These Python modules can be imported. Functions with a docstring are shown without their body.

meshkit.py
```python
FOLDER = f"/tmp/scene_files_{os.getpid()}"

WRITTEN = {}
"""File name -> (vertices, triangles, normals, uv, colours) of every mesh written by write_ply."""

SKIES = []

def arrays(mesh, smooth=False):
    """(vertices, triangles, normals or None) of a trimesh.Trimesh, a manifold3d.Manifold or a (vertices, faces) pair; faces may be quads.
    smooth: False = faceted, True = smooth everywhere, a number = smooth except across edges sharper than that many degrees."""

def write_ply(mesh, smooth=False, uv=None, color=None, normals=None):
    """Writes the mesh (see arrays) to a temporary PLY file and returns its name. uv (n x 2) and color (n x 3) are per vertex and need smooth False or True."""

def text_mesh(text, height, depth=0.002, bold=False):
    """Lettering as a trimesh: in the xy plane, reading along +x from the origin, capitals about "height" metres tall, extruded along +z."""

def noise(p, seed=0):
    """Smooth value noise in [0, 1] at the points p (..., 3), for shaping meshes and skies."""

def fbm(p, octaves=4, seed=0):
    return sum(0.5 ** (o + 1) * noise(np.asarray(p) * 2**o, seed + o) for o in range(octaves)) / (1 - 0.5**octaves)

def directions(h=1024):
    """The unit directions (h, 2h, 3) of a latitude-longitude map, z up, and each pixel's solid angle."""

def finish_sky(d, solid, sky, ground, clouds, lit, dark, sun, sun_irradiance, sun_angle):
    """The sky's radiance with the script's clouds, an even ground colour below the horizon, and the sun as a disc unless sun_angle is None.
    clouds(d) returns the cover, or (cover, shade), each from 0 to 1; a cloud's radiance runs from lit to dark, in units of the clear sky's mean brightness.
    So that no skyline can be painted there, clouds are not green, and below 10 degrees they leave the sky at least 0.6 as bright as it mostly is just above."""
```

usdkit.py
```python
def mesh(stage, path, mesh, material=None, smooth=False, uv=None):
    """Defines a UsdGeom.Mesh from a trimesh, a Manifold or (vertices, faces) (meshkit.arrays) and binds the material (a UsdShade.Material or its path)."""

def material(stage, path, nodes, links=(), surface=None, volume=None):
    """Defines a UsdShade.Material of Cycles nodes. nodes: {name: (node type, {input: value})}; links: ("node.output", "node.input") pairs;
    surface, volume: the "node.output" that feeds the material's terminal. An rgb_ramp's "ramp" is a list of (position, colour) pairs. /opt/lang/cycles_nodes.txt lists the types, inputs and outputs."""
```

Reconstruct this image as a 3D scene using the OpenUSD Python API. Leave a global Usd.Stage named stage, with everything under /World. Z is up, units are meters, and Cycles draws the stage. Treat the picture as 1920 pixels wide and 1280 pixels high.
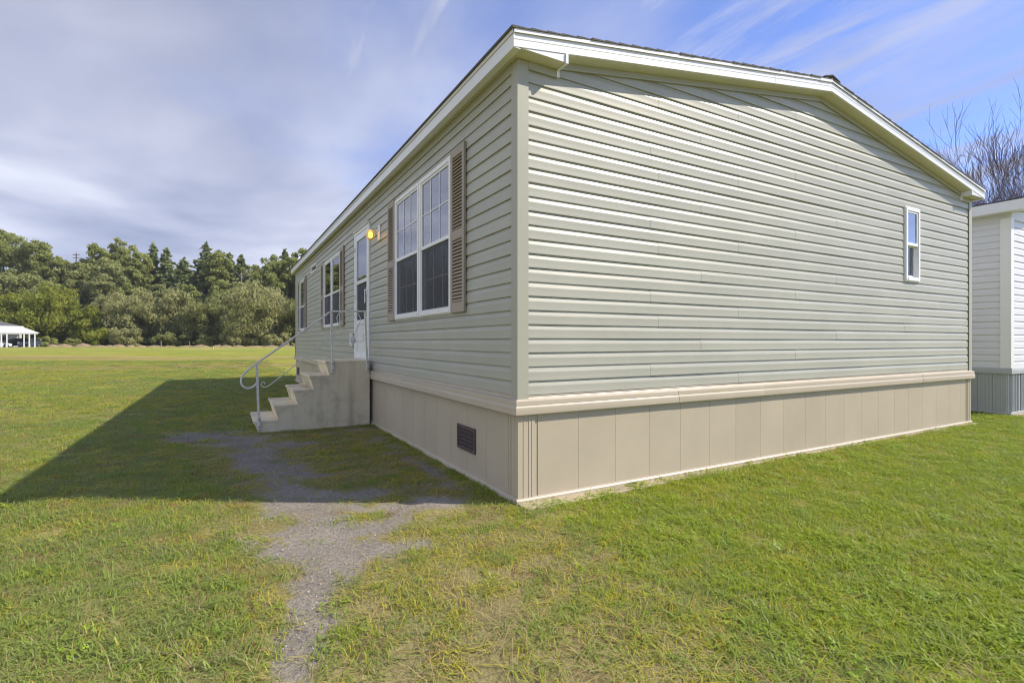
import math
import numpy as np
import manifold3d as m3
import trimesh
import usdkit
import meshkit
from pxr import Usd, UsdGeom, UsdLux, UsdShade, Sdf, Gf, Vt

stage = Usd.Stage.CreateInMemory()
UsdGeom.SetStageUpAxis(stage, "Z")
UsdGeom.SetStageMetersPerUnit(stage, 1.0)
UsdGeom.Xform.Define(stage, "/World")
UsdGeom.Scope.Define(stage, "/World/Looks")

# ------------------------------------------------------------------ camera, sky, sun
CX, CY, CZ = -1.963, -3.392, 1.245
YAW = -math.degrees(math.atan(0.5612))
RIGHT = np.array([math.cos(math.radians(YAW)), math.sin(math.radians(YAW))])
FWD = np.array([-math.sin(math.radians(YAW)), math.cos(math.radians(YAW))])
cam = UsdGeom.Camera.Define(stage, "/World/camera")
cam.CreateFocalLengthAttr(18.0)
cam.CreateHorizontalApertureAttr(36.0)
cam.CreateVerticalApertureAttr(24.0)
cam.CreateClippingRangeAttr(Gf.Vec2f(0.05, 5000))
cam.CreateExposureAttr(1.63)
cam.AddTranslateOp().Set(Gf.Vec3d(CX, CY, CZ))
cam.AddRotateXYZOp().Set(Gf.Vec3f(90, 0, YAW))

SUN_EL, SUN_AZ = math.radians(41.3), math.atan2(3.33, -2.08)
sun = UsdLux.DistantLight.Define(stage, "/World/sun")
sun.CreateIntensityAttr(0.51)
sun.CreateNormalizeAttr(True)
sun.CreateAngleAttr(0.55)
sun.CreateColorAttr(Gf.Vec3f(1.0, 0.90, 0.75))
sun.AddRotateXYZOp().Set(Gf.Vec3f(90 - math.degrees(SUN_EL), 0, 180 - math.degrees(SUN_AZ)))

dome = UsdLux.DomeLight.Define(stage, "/World/sky")
dome.CreateIntensityAttr(1.0)
dome.GetPrim().SetCustomDataByKey("kind", "structure")
sky = usdkit.material(stage, "/World/Looks/sky", {
    "sky": ("sky_texture", {"sky_type": "single_scattering", "sun_disc": False, "sun_elevation": SUN_EL, "sun_rotation": SUN_AZ,
                            "air_density": 1.0, "aerosol_density": 0.6, "ozone_density": 2.0}),
    "geo": ("geometry", {}),
    "xyz": ("separate_xyz", {}),
    "zpos": ("math", {"math_type": "maximum", "value2": 0.0}),
    "zadd": ("math", {"math_type": "add", "value2": 0.14}),
    "flatx": ("math", {"math_type": "divide"}),
    "flaty": ("math", {"math_type": "divide"}),
    "flat": ("combine_xyz", {"z": 0.0}),
    # broad sheet of high cloud
    "map1": ("mapping", {"mapping_type": "point", "scale": (0.75, 0.36, 1.0), "rotation": (0, 0, 0.12), "location": (0.3, 1.7, 0.0)}),
    "n1": ("noise_texture", {"scale": 1.0, "detail": 7.0, "roughness": 0.52, "distortion": 0.35}),
    # thin streaks
    "map2": ("mapping", {"mapping_type": "point", "scale": (3.0, 0.50, 1.0), "rotation": (0, 0, 0.06), "location": (4.1, 0.4, 0.0)}),
    "n2": ("noise_texture", {"scale": 1.1, "detail": 9.0, "roughness": 0.64, "distortion": 0.7}),
    # more cover towards the west side of the sky
    "lean": ("vector_math", {"math_type": "dot_product", "vector2": (-0.86, 0.42, 0.0)}),
    "leanr": ("map_range", {"from_min": -0.75, "from_max": 0.85, "to_min": -0.24, "to_max": 0.40, "clamp": True}),
    "sum1": ("math", {"math_type": "add"}),
    "cover1": ("map_range", {"range_type": "smoothstep", "from_min": 0.36, "from_max": 0.74, "to_min": 0.0, "to_max": 0.93, "clamp": True}),
    "lean2": ("map_range", {"from_min": -0.9, "from_max": 0.6, "to_min": 0.03, "to_max": 0.0, "clamp": True}),
    "sum2": ("math", {"math_type": "add"}),
    "cover2": ("map_range", {"range_type": "smoothstep", "from_min": 0.43, "from_max": 0.76, "to_min": 0.0, "to_max": 0.85, "clamp": True}),
    "cover": ("math", {"math_type": "maximum"}),
    # the cloud itself is uneven
    "map3": ("mapping", {"mapping_type": "point", "scale": (0.8, 0.8, 1.0), "location": (7.0, 2.0, 0.0)}),
    "n3": ("noise_texture", {"scale": 1.1, "detail": 5.0, "roughness": 0.5, "distortion": 0.3}),
    "ccol": ("rgb_ramp", {"ramp": [(0.34, (1.05, 1.19, 1.66)), (0.5, (1.72, 1.82, 2.26)), (0.66, (2.6, 2.68, 3.0))]}),
    "lowz": ("map_range", {"from_min": 0.0, "from_max": 0.45, "to_min": 1.06, "to_max": 0.82, "clamp": True}),
    "ccs": ("vector_math", {"math_type": "scale"}),
    "tint": ("mix_color", {"blend_type": "multiply", "fac": 1.0, "b": (0.33, 0.39, 0.60), "use_clamp": False}),
    "mix": ("mix_color", {"blend_type": "mix", "use_clamp": True}),
    "bg": ("background_shader", {"strength": 0.12}),
}, [("geo.position", "xyz.vector"), ("xyz.z", "zpos.value1"), ("zpos.value", "zadd.value1"),
    ("xyz.x", "flatx.value1"), ("zadd.value", "flatx.value2"), ("xyz.y", "flaty.value1"), ("zadd.value", "flaty.value2"),
    ("flatx.value", "flat.x"), ("flaty.value", "flat.y"),
    ("flat.vector", "map1.vector"), ("map1.vector", "n1.vector"), ("flat.vector", "map2.vector"), ("map2.vector", "n2.vector"),
    ("geo.position", "lean.vector1"), ("lean.value", "leanr.value"), ("n1.fac", "sum1.value1"), ("leanr.result", "sum1.value2"), ("sum1.value", "cover1.value"),
    ("lean.value", "lean2.value"), ("n2.fac", "sum2.value1"), ("lean2.result", "sum2.value2"), ("sum2.value", "cover2.value"),
    ("cover1.result", "cover.value1"), ("cover2.result", "cover.value2"),
    ("flat.vector", "map3.vector"), ("map3.vector", "n3.vector"), ("n3.fac", "ccol.fac"),
    ("sky.color", "tint.a"), ("cover.value", "mix.fac"), ("tint.result", "mix.a"), ("ccol.color", "ccs.vector1"), ("xyz.z", "lowz.value"), ("lowz.result", "ccs.scale"), ("ccs.vector", "mix.b"), ("mix.result", "bg.color")], surface="bg.background")
UsdShade.MaterialBindingAPI.Apply(dome.GetPrim()).Bind(sky)


# ------------------------------------------------------------------ helpers
USED = {}


def free(parent, name):
    key = f"{parent}/{name}"
    n = USED.get(key, -1) + 1
    USED[key] = n
    return key if n == 0 else f"{key}_{n:03d}"


def pathof(parent):
    return "/World" if parent is None else str(parent.GetPath())


def tag(prim, label=None, category=None, group=None, kind=None):
    for k, v in (("label", label), ("category", category), ("group", group), ("kind", kind)):
        if v:
            prim.SetCustomDataByKey(k, v)
    return prim


def thing(name, label, category, group=None, loc=None, rotz=0.0):
    x = UsdGeom.Xform.Define(stage, free("/World", name))
    if loc is not None:
        x.AddTranslateOp().Set(Gf.Vec3d(*map(float, loc)))
        if rotz:
            x.AddRotateZOp().Set(float(rotz))
    return tag(x.GetPrim(), label, category, group)


def part(name, mesh, mat, parent=None, smooth=False, label=None, kind=None):
    m = usdkit.mesh(stage, free(pathof(parent), name), mesh, MAT[mat] if isinstance(mat, str) else mat, smooth)
    p = m.GetPrim()
    tag(p, label, None, None, kind)
    return p


def man(mesh):
    """Manifold -> (v, f)"""
    q = mesh.to_mesh()
    return np.array(q.vert_properties[:, :3], float), np.array(q.tri_verts, int)


def join(items):
    vs, fs, n = [], [], 0
    for it in items:
        v, f, _ = meshkit.arrays(it)
        vs.append(v); fs.append(f + n); n += len(v)
    return np.vstack(vs), np.vstack(fs)


def box(x0, x1, y0, y1, z0, z1, c=0.0):
    """Box with chamfered edges (c) as a Manifold."""
    if c <= 0:
        return m3.Manifold.cube((x1 - x0, y1 - y0, z1 - z0)).translate((x0, y0, z0))
    p = []
    for dx, dy, dz in ((c, c, 0), (c, 0, c), (0, c, c)):
        for x in (x0 + dx, x1 - dx):
            for y in (y0 + dy, y1 - dy):
                for z in (z0 + dz, z1 - dz):
                    p.append((x, y, z))
    return m3.Manifold.hull_points(np.array(p, float))


class Wall:
    """Local (u along the wall, d outwards, z up) to the world."""
    def __init__(self, kind, origin=(0.0, 0.0, 0.0)):
        o = origin
        if kind == "long":      # outward is -x, u runs along +y
            self.m = np.array([[0, -1, 0, o[0]], [1, 0, 0, o[1]], [0, 0, 1, o[2]]], float)
        else:                   # gable: outward is -y, u runs along +x
            self.m = np.array([[1, 0, 0, o[0]], [0, -1, 0, o[1]], [0, 0, 1, o[2]]], float)

    def __call__(self, man_):
        return man_.transform(self.m)

    def vf(self, vf):
        v, f, _ = meshkit.arrays(vf)
        v = v @ self.m[:, :3].T + self.m[:, 3]
        if np.linalg.det(self.m[:, :3]) < 0:
            f = f[:, ::-1]
        return v, f

    def box(self, u0, u1, d0, d1, z0, z1, c=0.0):
        return self(box(u0, u1, d0, d1, z0, z1, c))


def along_u(profile, u0, u1, div=0):
    """Extrudes a closed (d, z) profile from u0 to u1; result in (u, d, z)."""
    e = m3.CrossSection([np.array(profile, float)]).extrude(u1 - u0, div)
    return e.transform(np.array([[0, 0, 1, u0], [1, 0, 0, 0], [0, 1, 0, 0]], float))


def prism_xz(poly, y0, y1):
    """Polygon in (x, z) extruded from y0 to y1."""
    e = m3.CrossSection([np.array(poly, float)], m3.FillRule.NonZero)
    if e.area() < 1e-12:
        e = m3.CrossSection([np.array(poly[::-1], float)])
    e = e.extrude(y1 - y0)
    return e.transform(np.array([[1, 0, 0, 0], [0, 0, -1, y1], [0, 1, 0, 0]], float))


def prism_xy(poly, z0, z1):
    p = np.array(poly, float)
    a = 0.5 * np.sum(p[:, 0] * np.roll(p[:, 1], -1) - p[:, 1] * np.roll(p[:, 0], -1))
    if a < 0:
        p = p[::-1]
    return m3.CrossSection([p]).extrude(z1 - z0).translate((0, 0, z0))


def tube(points, r, n=8, r1=None, cap=True):
    """Round tube along a polyline; r may taper to r1."""
    P = np.asarray(points, float)
    k = len(P)
    rr = np.linspace(r, r if r1 is None else r1, k) if np.ndim(r) == 0 else np.asarray(r, float)
    t = np.gradient(P, axis=0)
    t /= np.linalg.norm(t, axis=1, keepdims=True) + 1e-12
    a = np.array([0, 0, 1.0]) if abs(t[0, 2]) < 0.9 else np.array([1.0, 0, 0])
    side = np.cross(t[0], a); side /= np.linalg.norm(side)
    ang = np.linspace(0, 2 * np.pi, n, endpoint=False)
    v = []
    for i in range(k):
        side = side - t[i] * (side @ t[i]); side /= np.linalg.norm(side) + 1e-12
        up = np.cross(t[i], side)
        v.append(P[i] + rr[i] * (np.cos(ang)[:, None] * side + np.sin(ang)[:, None] * up))
    v = np.vstack(v)
    f = []
    for i in range(k - 1):
        for j in range(n):
            a0, b0 = i * n + j, i * n + (j + 1) % n
            f += [(a0, b0, b0 + n), (a0, b0 + n, a0 + n)]
    if cap:
        v = np.vstack([v, P[0], P[-1]])
        c0, c1 = len(v) - 2, len(v) - 1
        for j in range(n):
            f.append((c0, (j + 1) % n, j))
            f.append((c1, (k - 1) * n + j, (k - 1) * n + (j + 1) % n))
    return v, np.array(f)


def spline(points, n=40):
    """Catmull-Rom through the points."""
    P = np.asarray(points, float)
    P = np.vstack([2 * P[0] - P[1], P, 2 * P[-1] - P[-2]])
    out = []
    seg = max(2, n // (len(P) - 3))
    for i in range(1, len(P) - 2):
        for s in np.linspace(0, 1, seg, endpoint=False):
            a, b, c, d = P[i - 1], P[i], P[i + 1], P[i + 2]
            out.append(0.5 * (2 * b + (c - a) * s + (2 * a - 5 * b + 4 * c - d) * s * s + (3 * b - a - 3 * c + d) * s ** 3))
    out.append(P[-2])
    return np.array(out)


def smoothstep(a, b, x):
    t = np.clip((np.asarray(x, float) - a) / (b - a), 0, 1)
    return t * t * (3 - 2 * t)


def fbm2(x, y, s, seed=0, oct=4):
    x, y = np.asarray(x, float), np.asarray(y, float)
    return meshkit.fbm(np.stack([x * s, y * s, np.full_like(x, 0.37 + seed)], -1), oct, seed)


def at(px, q, z=0.0):
    """World point at photo column px and forward distance q."""
    xy = np.array([CX, CY]) + (px - 960) / 960 * q * RIGHT + q * FWD
    return np.array([xy[0], xy[1], z])


# ------------------------------------------------------------------ materials
MAT = {}


def plain(name, col, rough=0.5, spec=0.5, metal=0.0, var=0.0, vscale=3.0, bump=0.0, bscale=(40, 40, 40), bdetail=3.0, bdist=0.01, rnd=0.0):
    nodes = {"p": ("principled_bsdf", {"base_color": col, "roughness": rough, "specular_ior_level": spec, "metallic": metal})}
    links = []
    if var > 0 or bump > 0:
        nodes["geo"] = ("geometry", {})
    if rnd > 0:
        nodes["oi"] = ("object_info", {})
        nodes["orr"] = ("map_range", {"from_min": 0, "from_max": 1, "to_min": 1 - rnd, "to_max": 1 + rnd})
        nodes["om"] = ("vector_math", {"math_type": "scale"})
    if var > 0:
        nodes["n"] = ("noise_texture", {"scale": vscale, "detail": 5.0, "roughness": 0.6})
        lo, hi = tuple(c * (1 - var) for c in col), tuple(min(1, c * (1 + var)) for c in col)
        nodes["r"] = ("rgb_ramp", {"ramp": [(0.3, lo), (0.7, hi)]})
        links += [("geo.position", "n.vector"), ("n.fac", "r.fac"), ("r.color", "om.vector1" if rnd > 0 else "p.base_color")]
        if rnd > 0:
            links += [("oi.random", "orr.value"), ("orr.result", "om.scale"), ("om.vector", "p.base_color")]
    if bump > 0:
        nodes["bm"] = ("mapping", {"scale": bscale})
        nodes["bn"] = ("noise_texture", {"scale": 1.0, "detail": bdetail, "roughness": 0.6})
        nodes["b"] = ("bump", {"strength": bump, "distance": bdist})
        links += [("geo.position", "bm.vector"), ("bm.vector", "bn.vector"), ("bn.fac", "b.height"), ("b.normal", "p.normal")]
    MAT[name] = usdkit.material(stage, f"/World/Looks/{name}", nodes, links, surface="p.BSDF")
    return MAT[name]


plain("siding_sage", (0.395, 0.395, 0.328), 0.40, 0.4, var=0.06, vscale=1.3, bump=0.35, bscale=(9, 9, 260), bdist=0.0016, rnd=0.035)
plain("post_sage", (0.37, 0.368, 0.292), 0.42, 0.4, var=0.03, vscale=2)
plain("skirting_beige", (0.45, 0.39, 0.292), 0.45, 0.4, var=0.05, vscale=2.0, bump=0.12, bscale=(160, 160, 6), bdist=0.001, rnd=0.03)
plain("trim_beige", (0.47, 0.41, 0.315), 0.4, 0.45, var=0.04, vscale=2.5)
plain("white_vinyl", (0.80, 0.80, 0.79), 0.35, 0.5, var=0.02, vscale=4)
plain("white_metal", (0.74, 0.75, 0.76), 0.32, 0.5, var=0.04, vscale=3)
plain("soffit", (0.60, 0.59, 0.47), 0.5, 0.4, var=0.03, vscale=3)
plain("neighbour_siding", (0.70, 0.71, 0.74), 0.4, 0.4, var=0.03, vscale=1.5, bump=0.25, bscale=(9, 9, 260), bdist=0.0015)
plain("neighbour_grey", (0.42, 0.44, 0.45), 0.45, 0.4, var=0.06, vscale=3)
plain("shutter_taupe", (0.345, 0.295, 0.232), 0.5, 0.35, var=0.05, vscale=5, bump=0.2, bscale=(80, 80, 8), bdist=0.0015)
plain("shutter_gap", (0.15, 0.125, 0.10), 0.8)
plain("brown_metal", (0.075, 0.05, 0.045), 0.45, 0.4, var=0.2, vscale=14)
plain("vent_mesh", (0.28, 0.28, 0.28), 0.4, 0.5, metal=0.6)
plain("dark", (0.02, 0.02, 0.02), 0.8)
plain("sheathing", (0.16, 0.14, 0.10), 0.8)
plain("shingle", (0.11, 0.105, 0.10), 0.9, 0.2, var=0.4, vscale=60, bump=0.5, bscale=(180, 180, 180), bdist=0.003)
plain("rail_iron", (0.70, 0.68, 0.61), 0.6, 0.25, metal=0.0, var=0.12, vscale=25)
plain("brass", (0.55, 0.42, 0.18), 0.3, metal=1.0)
plain("bolt", (0.12, 0.11, 0.10), 0.5, metal=0.6)
plain("blind", (0.80, 0.79, 0.80), 0.5, var=0.02)
plain("door_panel", (0.66, 0.68, 0.67), 0.4, var=0.03)
plain("bark", (0.13, 0.10, 0.075), 0.9, 0.2, var=0.3, vscale=6)
plain("bark_pale", (0.42, 0.39, 0.35), 0.85, 0.2, var=0.3, vscale=5)
plain("twig", (0.115, 0.075, 0.062), 0.85, 0.2, var=0.25, vscale=4)
plain("dirt", (0.27, 0.205, 0.135), 0.95, 0.1, var=0.35, vscale=2.5, bump=0.8, bscale=(6, 6, 6), bdist=0.1)
plain("post_wood", (0.26, 0.21, 0.15), 0.9, 0.2, var=0.2, vscale=10)
plain("post_yellow", (0.62, 0.52, 0.14), 0.8, 0.2)
plain("tyre", (0.02, 0.02, 0.021), 0.8)
plain("hub", (0.6, 0.6, 0.62), 0.35, metal=0.8)
plain("car_white", (0.78, 0.79, 0.80), 0.2, 0.5)
plain("car_black", (0.022, 0.022, 0.026), 0.18, 0.5)
plain("car_blue", (0.05, 0.065, 0.10), 0.2, 0.5)
plain("car_glass", (0.03, 0.035, 0.04), 0.08, 0.6)
plain("lamp_red", (0.35, 0.02, 0.02), 0.3)
plain("lamp_clear", (0.7, 0.7, 0.7), 0.15)
plain("roof_grey", (0.12, 0.12, 0.13), 0.85, 0.2, var=0.15, vscale=4)
plain("far_white", (0.60, 0.60, 0.60), 0.5, var=0.02)
plain("stone_grey", (0.32, 0.295, 0.25), 0.85, 0.3, var=0.35, vscale=30)
plain("stone_brown", (0.24, 0.195, 0.145), 0.85, 0.3, var=0.3, vscale=30)
plain("stone_pale", (0.55, 0.53, 0.50), 0.8, 0.3, var=0.2, vscale=30)


def concrete(name, base, stain, dark_fac=0.6):
    """Cast concrete: fine speckle, blotches, streaks that run down, pitted surface."""
    MAT[name] = usdkit.material(stage, f"/World/Looks/{name}", {
        "geo": ("geometry", {}),
        "n1": ("noise_texture", {"scale": 2.6, "detail": 6.0, "roughness": 0.65}),
        "r1": ("rgb_ramp", {"ramp": [(0.32, tuple(c * 0.62 for c in base)), (0.50, base), (0.75, tuple(min(1, c * 1.12) for c in base))]}),
        "mp": ("mapping", {"scale": (7.0, 7.0, 0.5)}),
        "n2": ("noise_texture", {"scale": 1.0, "detail": 4.0, "roughness": 0.6}),
        "r2": ("map_range", {"from_min": 0.52, "from_max": 0.78, "to_min": 0.0, "to_max": dark_fac, "clamp": True}),
        "m2": ("mix_color", {"b": stain}),
        "n3": ("noise_texture", {"scale": 130.0, "detail": 3.0, "roughness": 0.7}),
        "r3": ("map_range", {"from_min": 0.25, "from_max": 0.75, "to_min": 0.74, "to_max": 1.22, "clamp": True}),
        "m3": ("mix_color", {"blend_type": "multiply", "fac": 1.0}),
        "b": ("bump", {"strength": 0.7, "distance": 0.006}),
        "p": ("principled_bsdf", {"roughness": 0.88, "specular_ior_level": 0.25}),
    }, [("geo.position", "n1.vector"), ("n1.fac", "r1.fac"), ("geo.position", "mp.vector"), ("mp.vector", "n2.vector"), ("n2.fac", "r2.value"),
        ("r2.result", "m2.fac"), ("r1.color", "m2.a"), ("geo.position", "n3.vector"), ("n3.fac", "r3.value"), ("m2.result", "m3.a"), ("r3.result", "m3.b"),
        ("m3.result", "p.base_color"), ("n3.fac", "b.height"), ("b.normal", "p.normal")], surface="p.BSDF")


concrete("step_concrete", (0.76, 0.665, 0.465), (0.32, 0.27, 0.17), 0.5)
concrete("slab_concrete", (0.44, 0.375, 0.27), (0.25, 0.2, 0.13), 0.4)


def pane_mat(name, ior, tint=(0.9, 0.93, 0.92)):
    MAT[name] = usdkit.material(stage, f"/World/Looks/{name}", {
        "fr": ("fresnel", {"IOR": ior}),
        "t": ("transparent_bsdf", {"color": tint}),
        "g": ("glossy_bsdf", {"color": (0.96, 0.97, 1.0), "roughness": 0.0}),
        "m": ("mix_closure", {}),
    }, [("fr.fac", "m.fac"), ("t.BSDF", "m.closure1"), ("g.BSDF", "m.closure2")], surface="m.closure")


pane_mat("pane", 5.0, (0.97, 0.98, 0.98))
pane_mat("pane_lower", 2.3, (0.95, 0.97, 0.96))
MAT["lamp_glass"] = usdkit.material(stage, "/World/Looks/lamp_glass", {
    "t": ("transparent_bsdf", {"color": (1.0, 0.93, 0.75)}), "d": ("principled_bsdf", {"base_color": (0.55, 0.47, 0.33), "roughness": 0.15}), "m": ("mix_closure", {"fac": 0.22}),
}, [("t.BSDF", "m.closure1"), ("d.BSDF", "m.closure2")], surface="m.closure")
MAT["screen"] = usdkit.material(stage, "/World/Looks/screen", {
    "t": ("transparent_bsdf", {"color": (0.95, 0.95, 0.95)}),
    "d": ("principled_bsdf", {"base_color": (0.020, 0.021, 0.021), "roughness": 0.7}),
    "m": ("mix_closure", {"fac": 0.42}),
}, [("t.BSDF", "m.closure1"), ("d.BSDF", "m.closure2")], surface="m.closure")
MAT["lamp_light"] = usdkit.material(stage, "/World/Looks/lamp_light", {"e": ("emission", {"color": (1.0, 0.52, 0.05), "strength": 2.2})}, [], surface="e.emission")


def leaf_mat(name, a, b, trans=0.5, scale=0.35, tips=None):
    """Foliage: colour drifts between a and b over a few metres, leaves let some light through."""
    ramp = [(0.3, a), (0.68, b)] + ([(0.85, tips)] if tips else [])
    MAT[name] = usdkit.material(stage, f"/World/Looks/{name}", {
        "geo": ("geometry", {}),
        "n": ("noise_texture", {"scale": scale, "detail": 4.0, "roughness": 0.65}),
        "isl": ("map_range", {"from_min": 0, "from_max": 1, "to_min": -0.12, "to_max": 0.12}),
        "add": ("math", {"math_type": "add"}),
        "r": ("rgb_ramp", {"ramp": ramp}),
        "d": ("principled_bsdf", {"roughness": 0.6, "specular_ior_level": 0.25}),
        "t": ("translucent_bsdf", {}),
        "m": ("mix_closure", {"fac": trans}),
    }, [("geo.position", "n.vector"), ("geo.random_per_island", "isl.value"), ("n.fac", "add.value1"), ("isl.result", "add.value2"), ("add.value", "r.fac"),
        ("r.color", "d.base_color"), ("r.color", "t.color"), ("d.BSDF", "m.closure1"), ("t.BSDF", "m.closure2")], surface="m.closure")


leaf_mat("leaf_green", (0.29, 0.325, 0.095), (0.45, 0.47, 0.165))
leaf_mat("leaf_mid", (0.31, 0.335, 0.125), (0.46, 0.475, 0.19))
leaf_mat("leaf_yellow", (0.25, 0.285, 0.045), (0.43, 0.43, 0.078), tips=(0.48, 0.32, 0.05))
leaf_mat("leaf_willow", (0.335, 0.34, 0.145), (0.51, 0.5, 0.225))
leaf_mat("leaf_willow_green", (0.26, 0.28, 0.1), (0.41, 0.42, 0.15))
leaf_mat("leaf_conifer", (0.21, 0.255, 0.1), (0.31, 0.35, 0.14), trans=0.3)
leaf_mat("leaf_shrub", (0.2, 0.25, 0.07), (0.32, 0.36, 0.12))


def blade_mat(name, a, b, trans=0.4):
    MAT[name] = usdkit.material(stage, f"/World/Looks/{name}", {
        "geo": ("geometry", {}),
        "r": ("rgb_ramp", {"ramp": [(0.0, a), (1.0, b)]}),
        "d": ("principled_bsdf", {"roughness": 0.5, "specular_ior_level": 0.3}),
        "t": ("translucent_bsdf", {}),
        "m": ("mix_closure", {"fac": trans}),
    }, [("geo.random_per_island", "r.fac"), ("r.color", "d.base_color"), ("r.color", "t.color"), ("d.BSDF", "m.closure1"), ("t.BSDF", "m.closure2")], surface="m.closure")


blade_mat("blade_lush", (0.33, 0.41, 0.03), (0.68, 0.71, 0.075))
blade_mat("blade_mid", (0.27, 0.36, 0.065), (0.54, 0.62, 0.16))
blade_mat("blade_olive", (0.27, 0.32, 0.11), (0.54, 0.56, 0.25))
blade_mat("blade_yellow", (0.46, 0.43, 0.06), (0.78, 0.7, 0.15))
blade_mat("blade_straw", (0.45, 0.36, 0.18), (0.66, 0.56, 0.33), 0.25)
blade_mat("blade_red", (0.3, 0.16, 0.085), (0.48, 0.29, 0.15), 0.25)
blade_mat("clover", (0.28, 0.4, 0.04), (0.58, 0.65, 0.1), 0.35)

# ------------------------------------------------------------------ ground
PATH = [(-2.05, 4.5, .55), (-1.75, 3.6, .42), (-1.70, 2.9, .34), (-1.62, 2.2, .38), (-1.55, 1.5, .46), (-1.43, .9, .52), (-1.42, .35, .46), (-1.38, -.15, .38),
        (-1.52, -.5, .19), (-1.60, -.75, .13), (-1.64, -.98, .13), (-1.72, -1.2, .09), (-1.80, -1.45, .05), (-1.9, -2.3, .03)]
PATCH = [(-1.0, .85, .45, .16), (-.75, .35, .35, .18), (-.95, .10, .35, .22), (-.5, .28, .25, .12), (-1.1, -.35, .22, .14),
         (-1.4, 4.05, .7, .20), (-.7, 3.95, .6, .14), (-2.3, 4.6, .35, .35), (-.25, 2.6, .10, .9), (-.22, 1.3, .09, .7), (-1.2, 3.3, .4, .25)]


def bareness(x, y):
    """0 in full grass, 1 where gravel lies open."""
    x, y = np.asarray(x, float), np.asarray(y, float)
    best = np.zeros_like(x)
    for (x0, y0, w0), (x1, y1, w1) in zip(PATH[:-1], PATH[1:]):
        dx, dy = x1 - x0, y1 - y0
        t = np.clip(((x - x0) * dx + (y - y0) * dy) / (dx * dx + dy * dy), 0, 1)
        d = np.hypot(x - x0 - t * dx, y - y0 - t * dy) / (w0 + t * (w1 - w0))
        best = np.maximum(best, 1.04 - 0.90 * d)
    for cx, cy, rx, ry in PATCH:
        best = np.maximum(best, 1.05 - 0.75 * np.hypot((x - cx) / rx, (y - cy) / ry))
    n = fbm2(x, y, 2.4, 3, 5) - 0.5
    n2 = fbm2(x, y, 9.0, 8, 3) - 0.5
    return np.clip(best - .04 + 2.6 * n + 2.0 * n2, 0, 1) * (best > 0.02)


def thinness(x, y):
    """Thin, poor lawn in front of the house corner and by the path."""
    x, y = np.asarray(x, float), np.asarray(y, float)
    a = smoothstep(-2.0, -1.5, x) * (1 - smoothstep(-0.35, 0.25, x + 0.25 * (fbm2(x, y, 1.2, 5) - .5))) * (1 - smoothstep(-0.1, 0.5, y))
    b = smoothstep(-2.3, -1.8, x) * (1 - smoothstep(-.2, 0.0, x)) * smoothstep(0, .5, y) * (1 - smoothstep(4.2, 4.8, y))
    return np.clip(np.maximum(a * (0.75 + 0.9 * (fbm2(x, y, 1.6, 11) - .5)), 0.8 * b), 0, 1)


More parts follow.
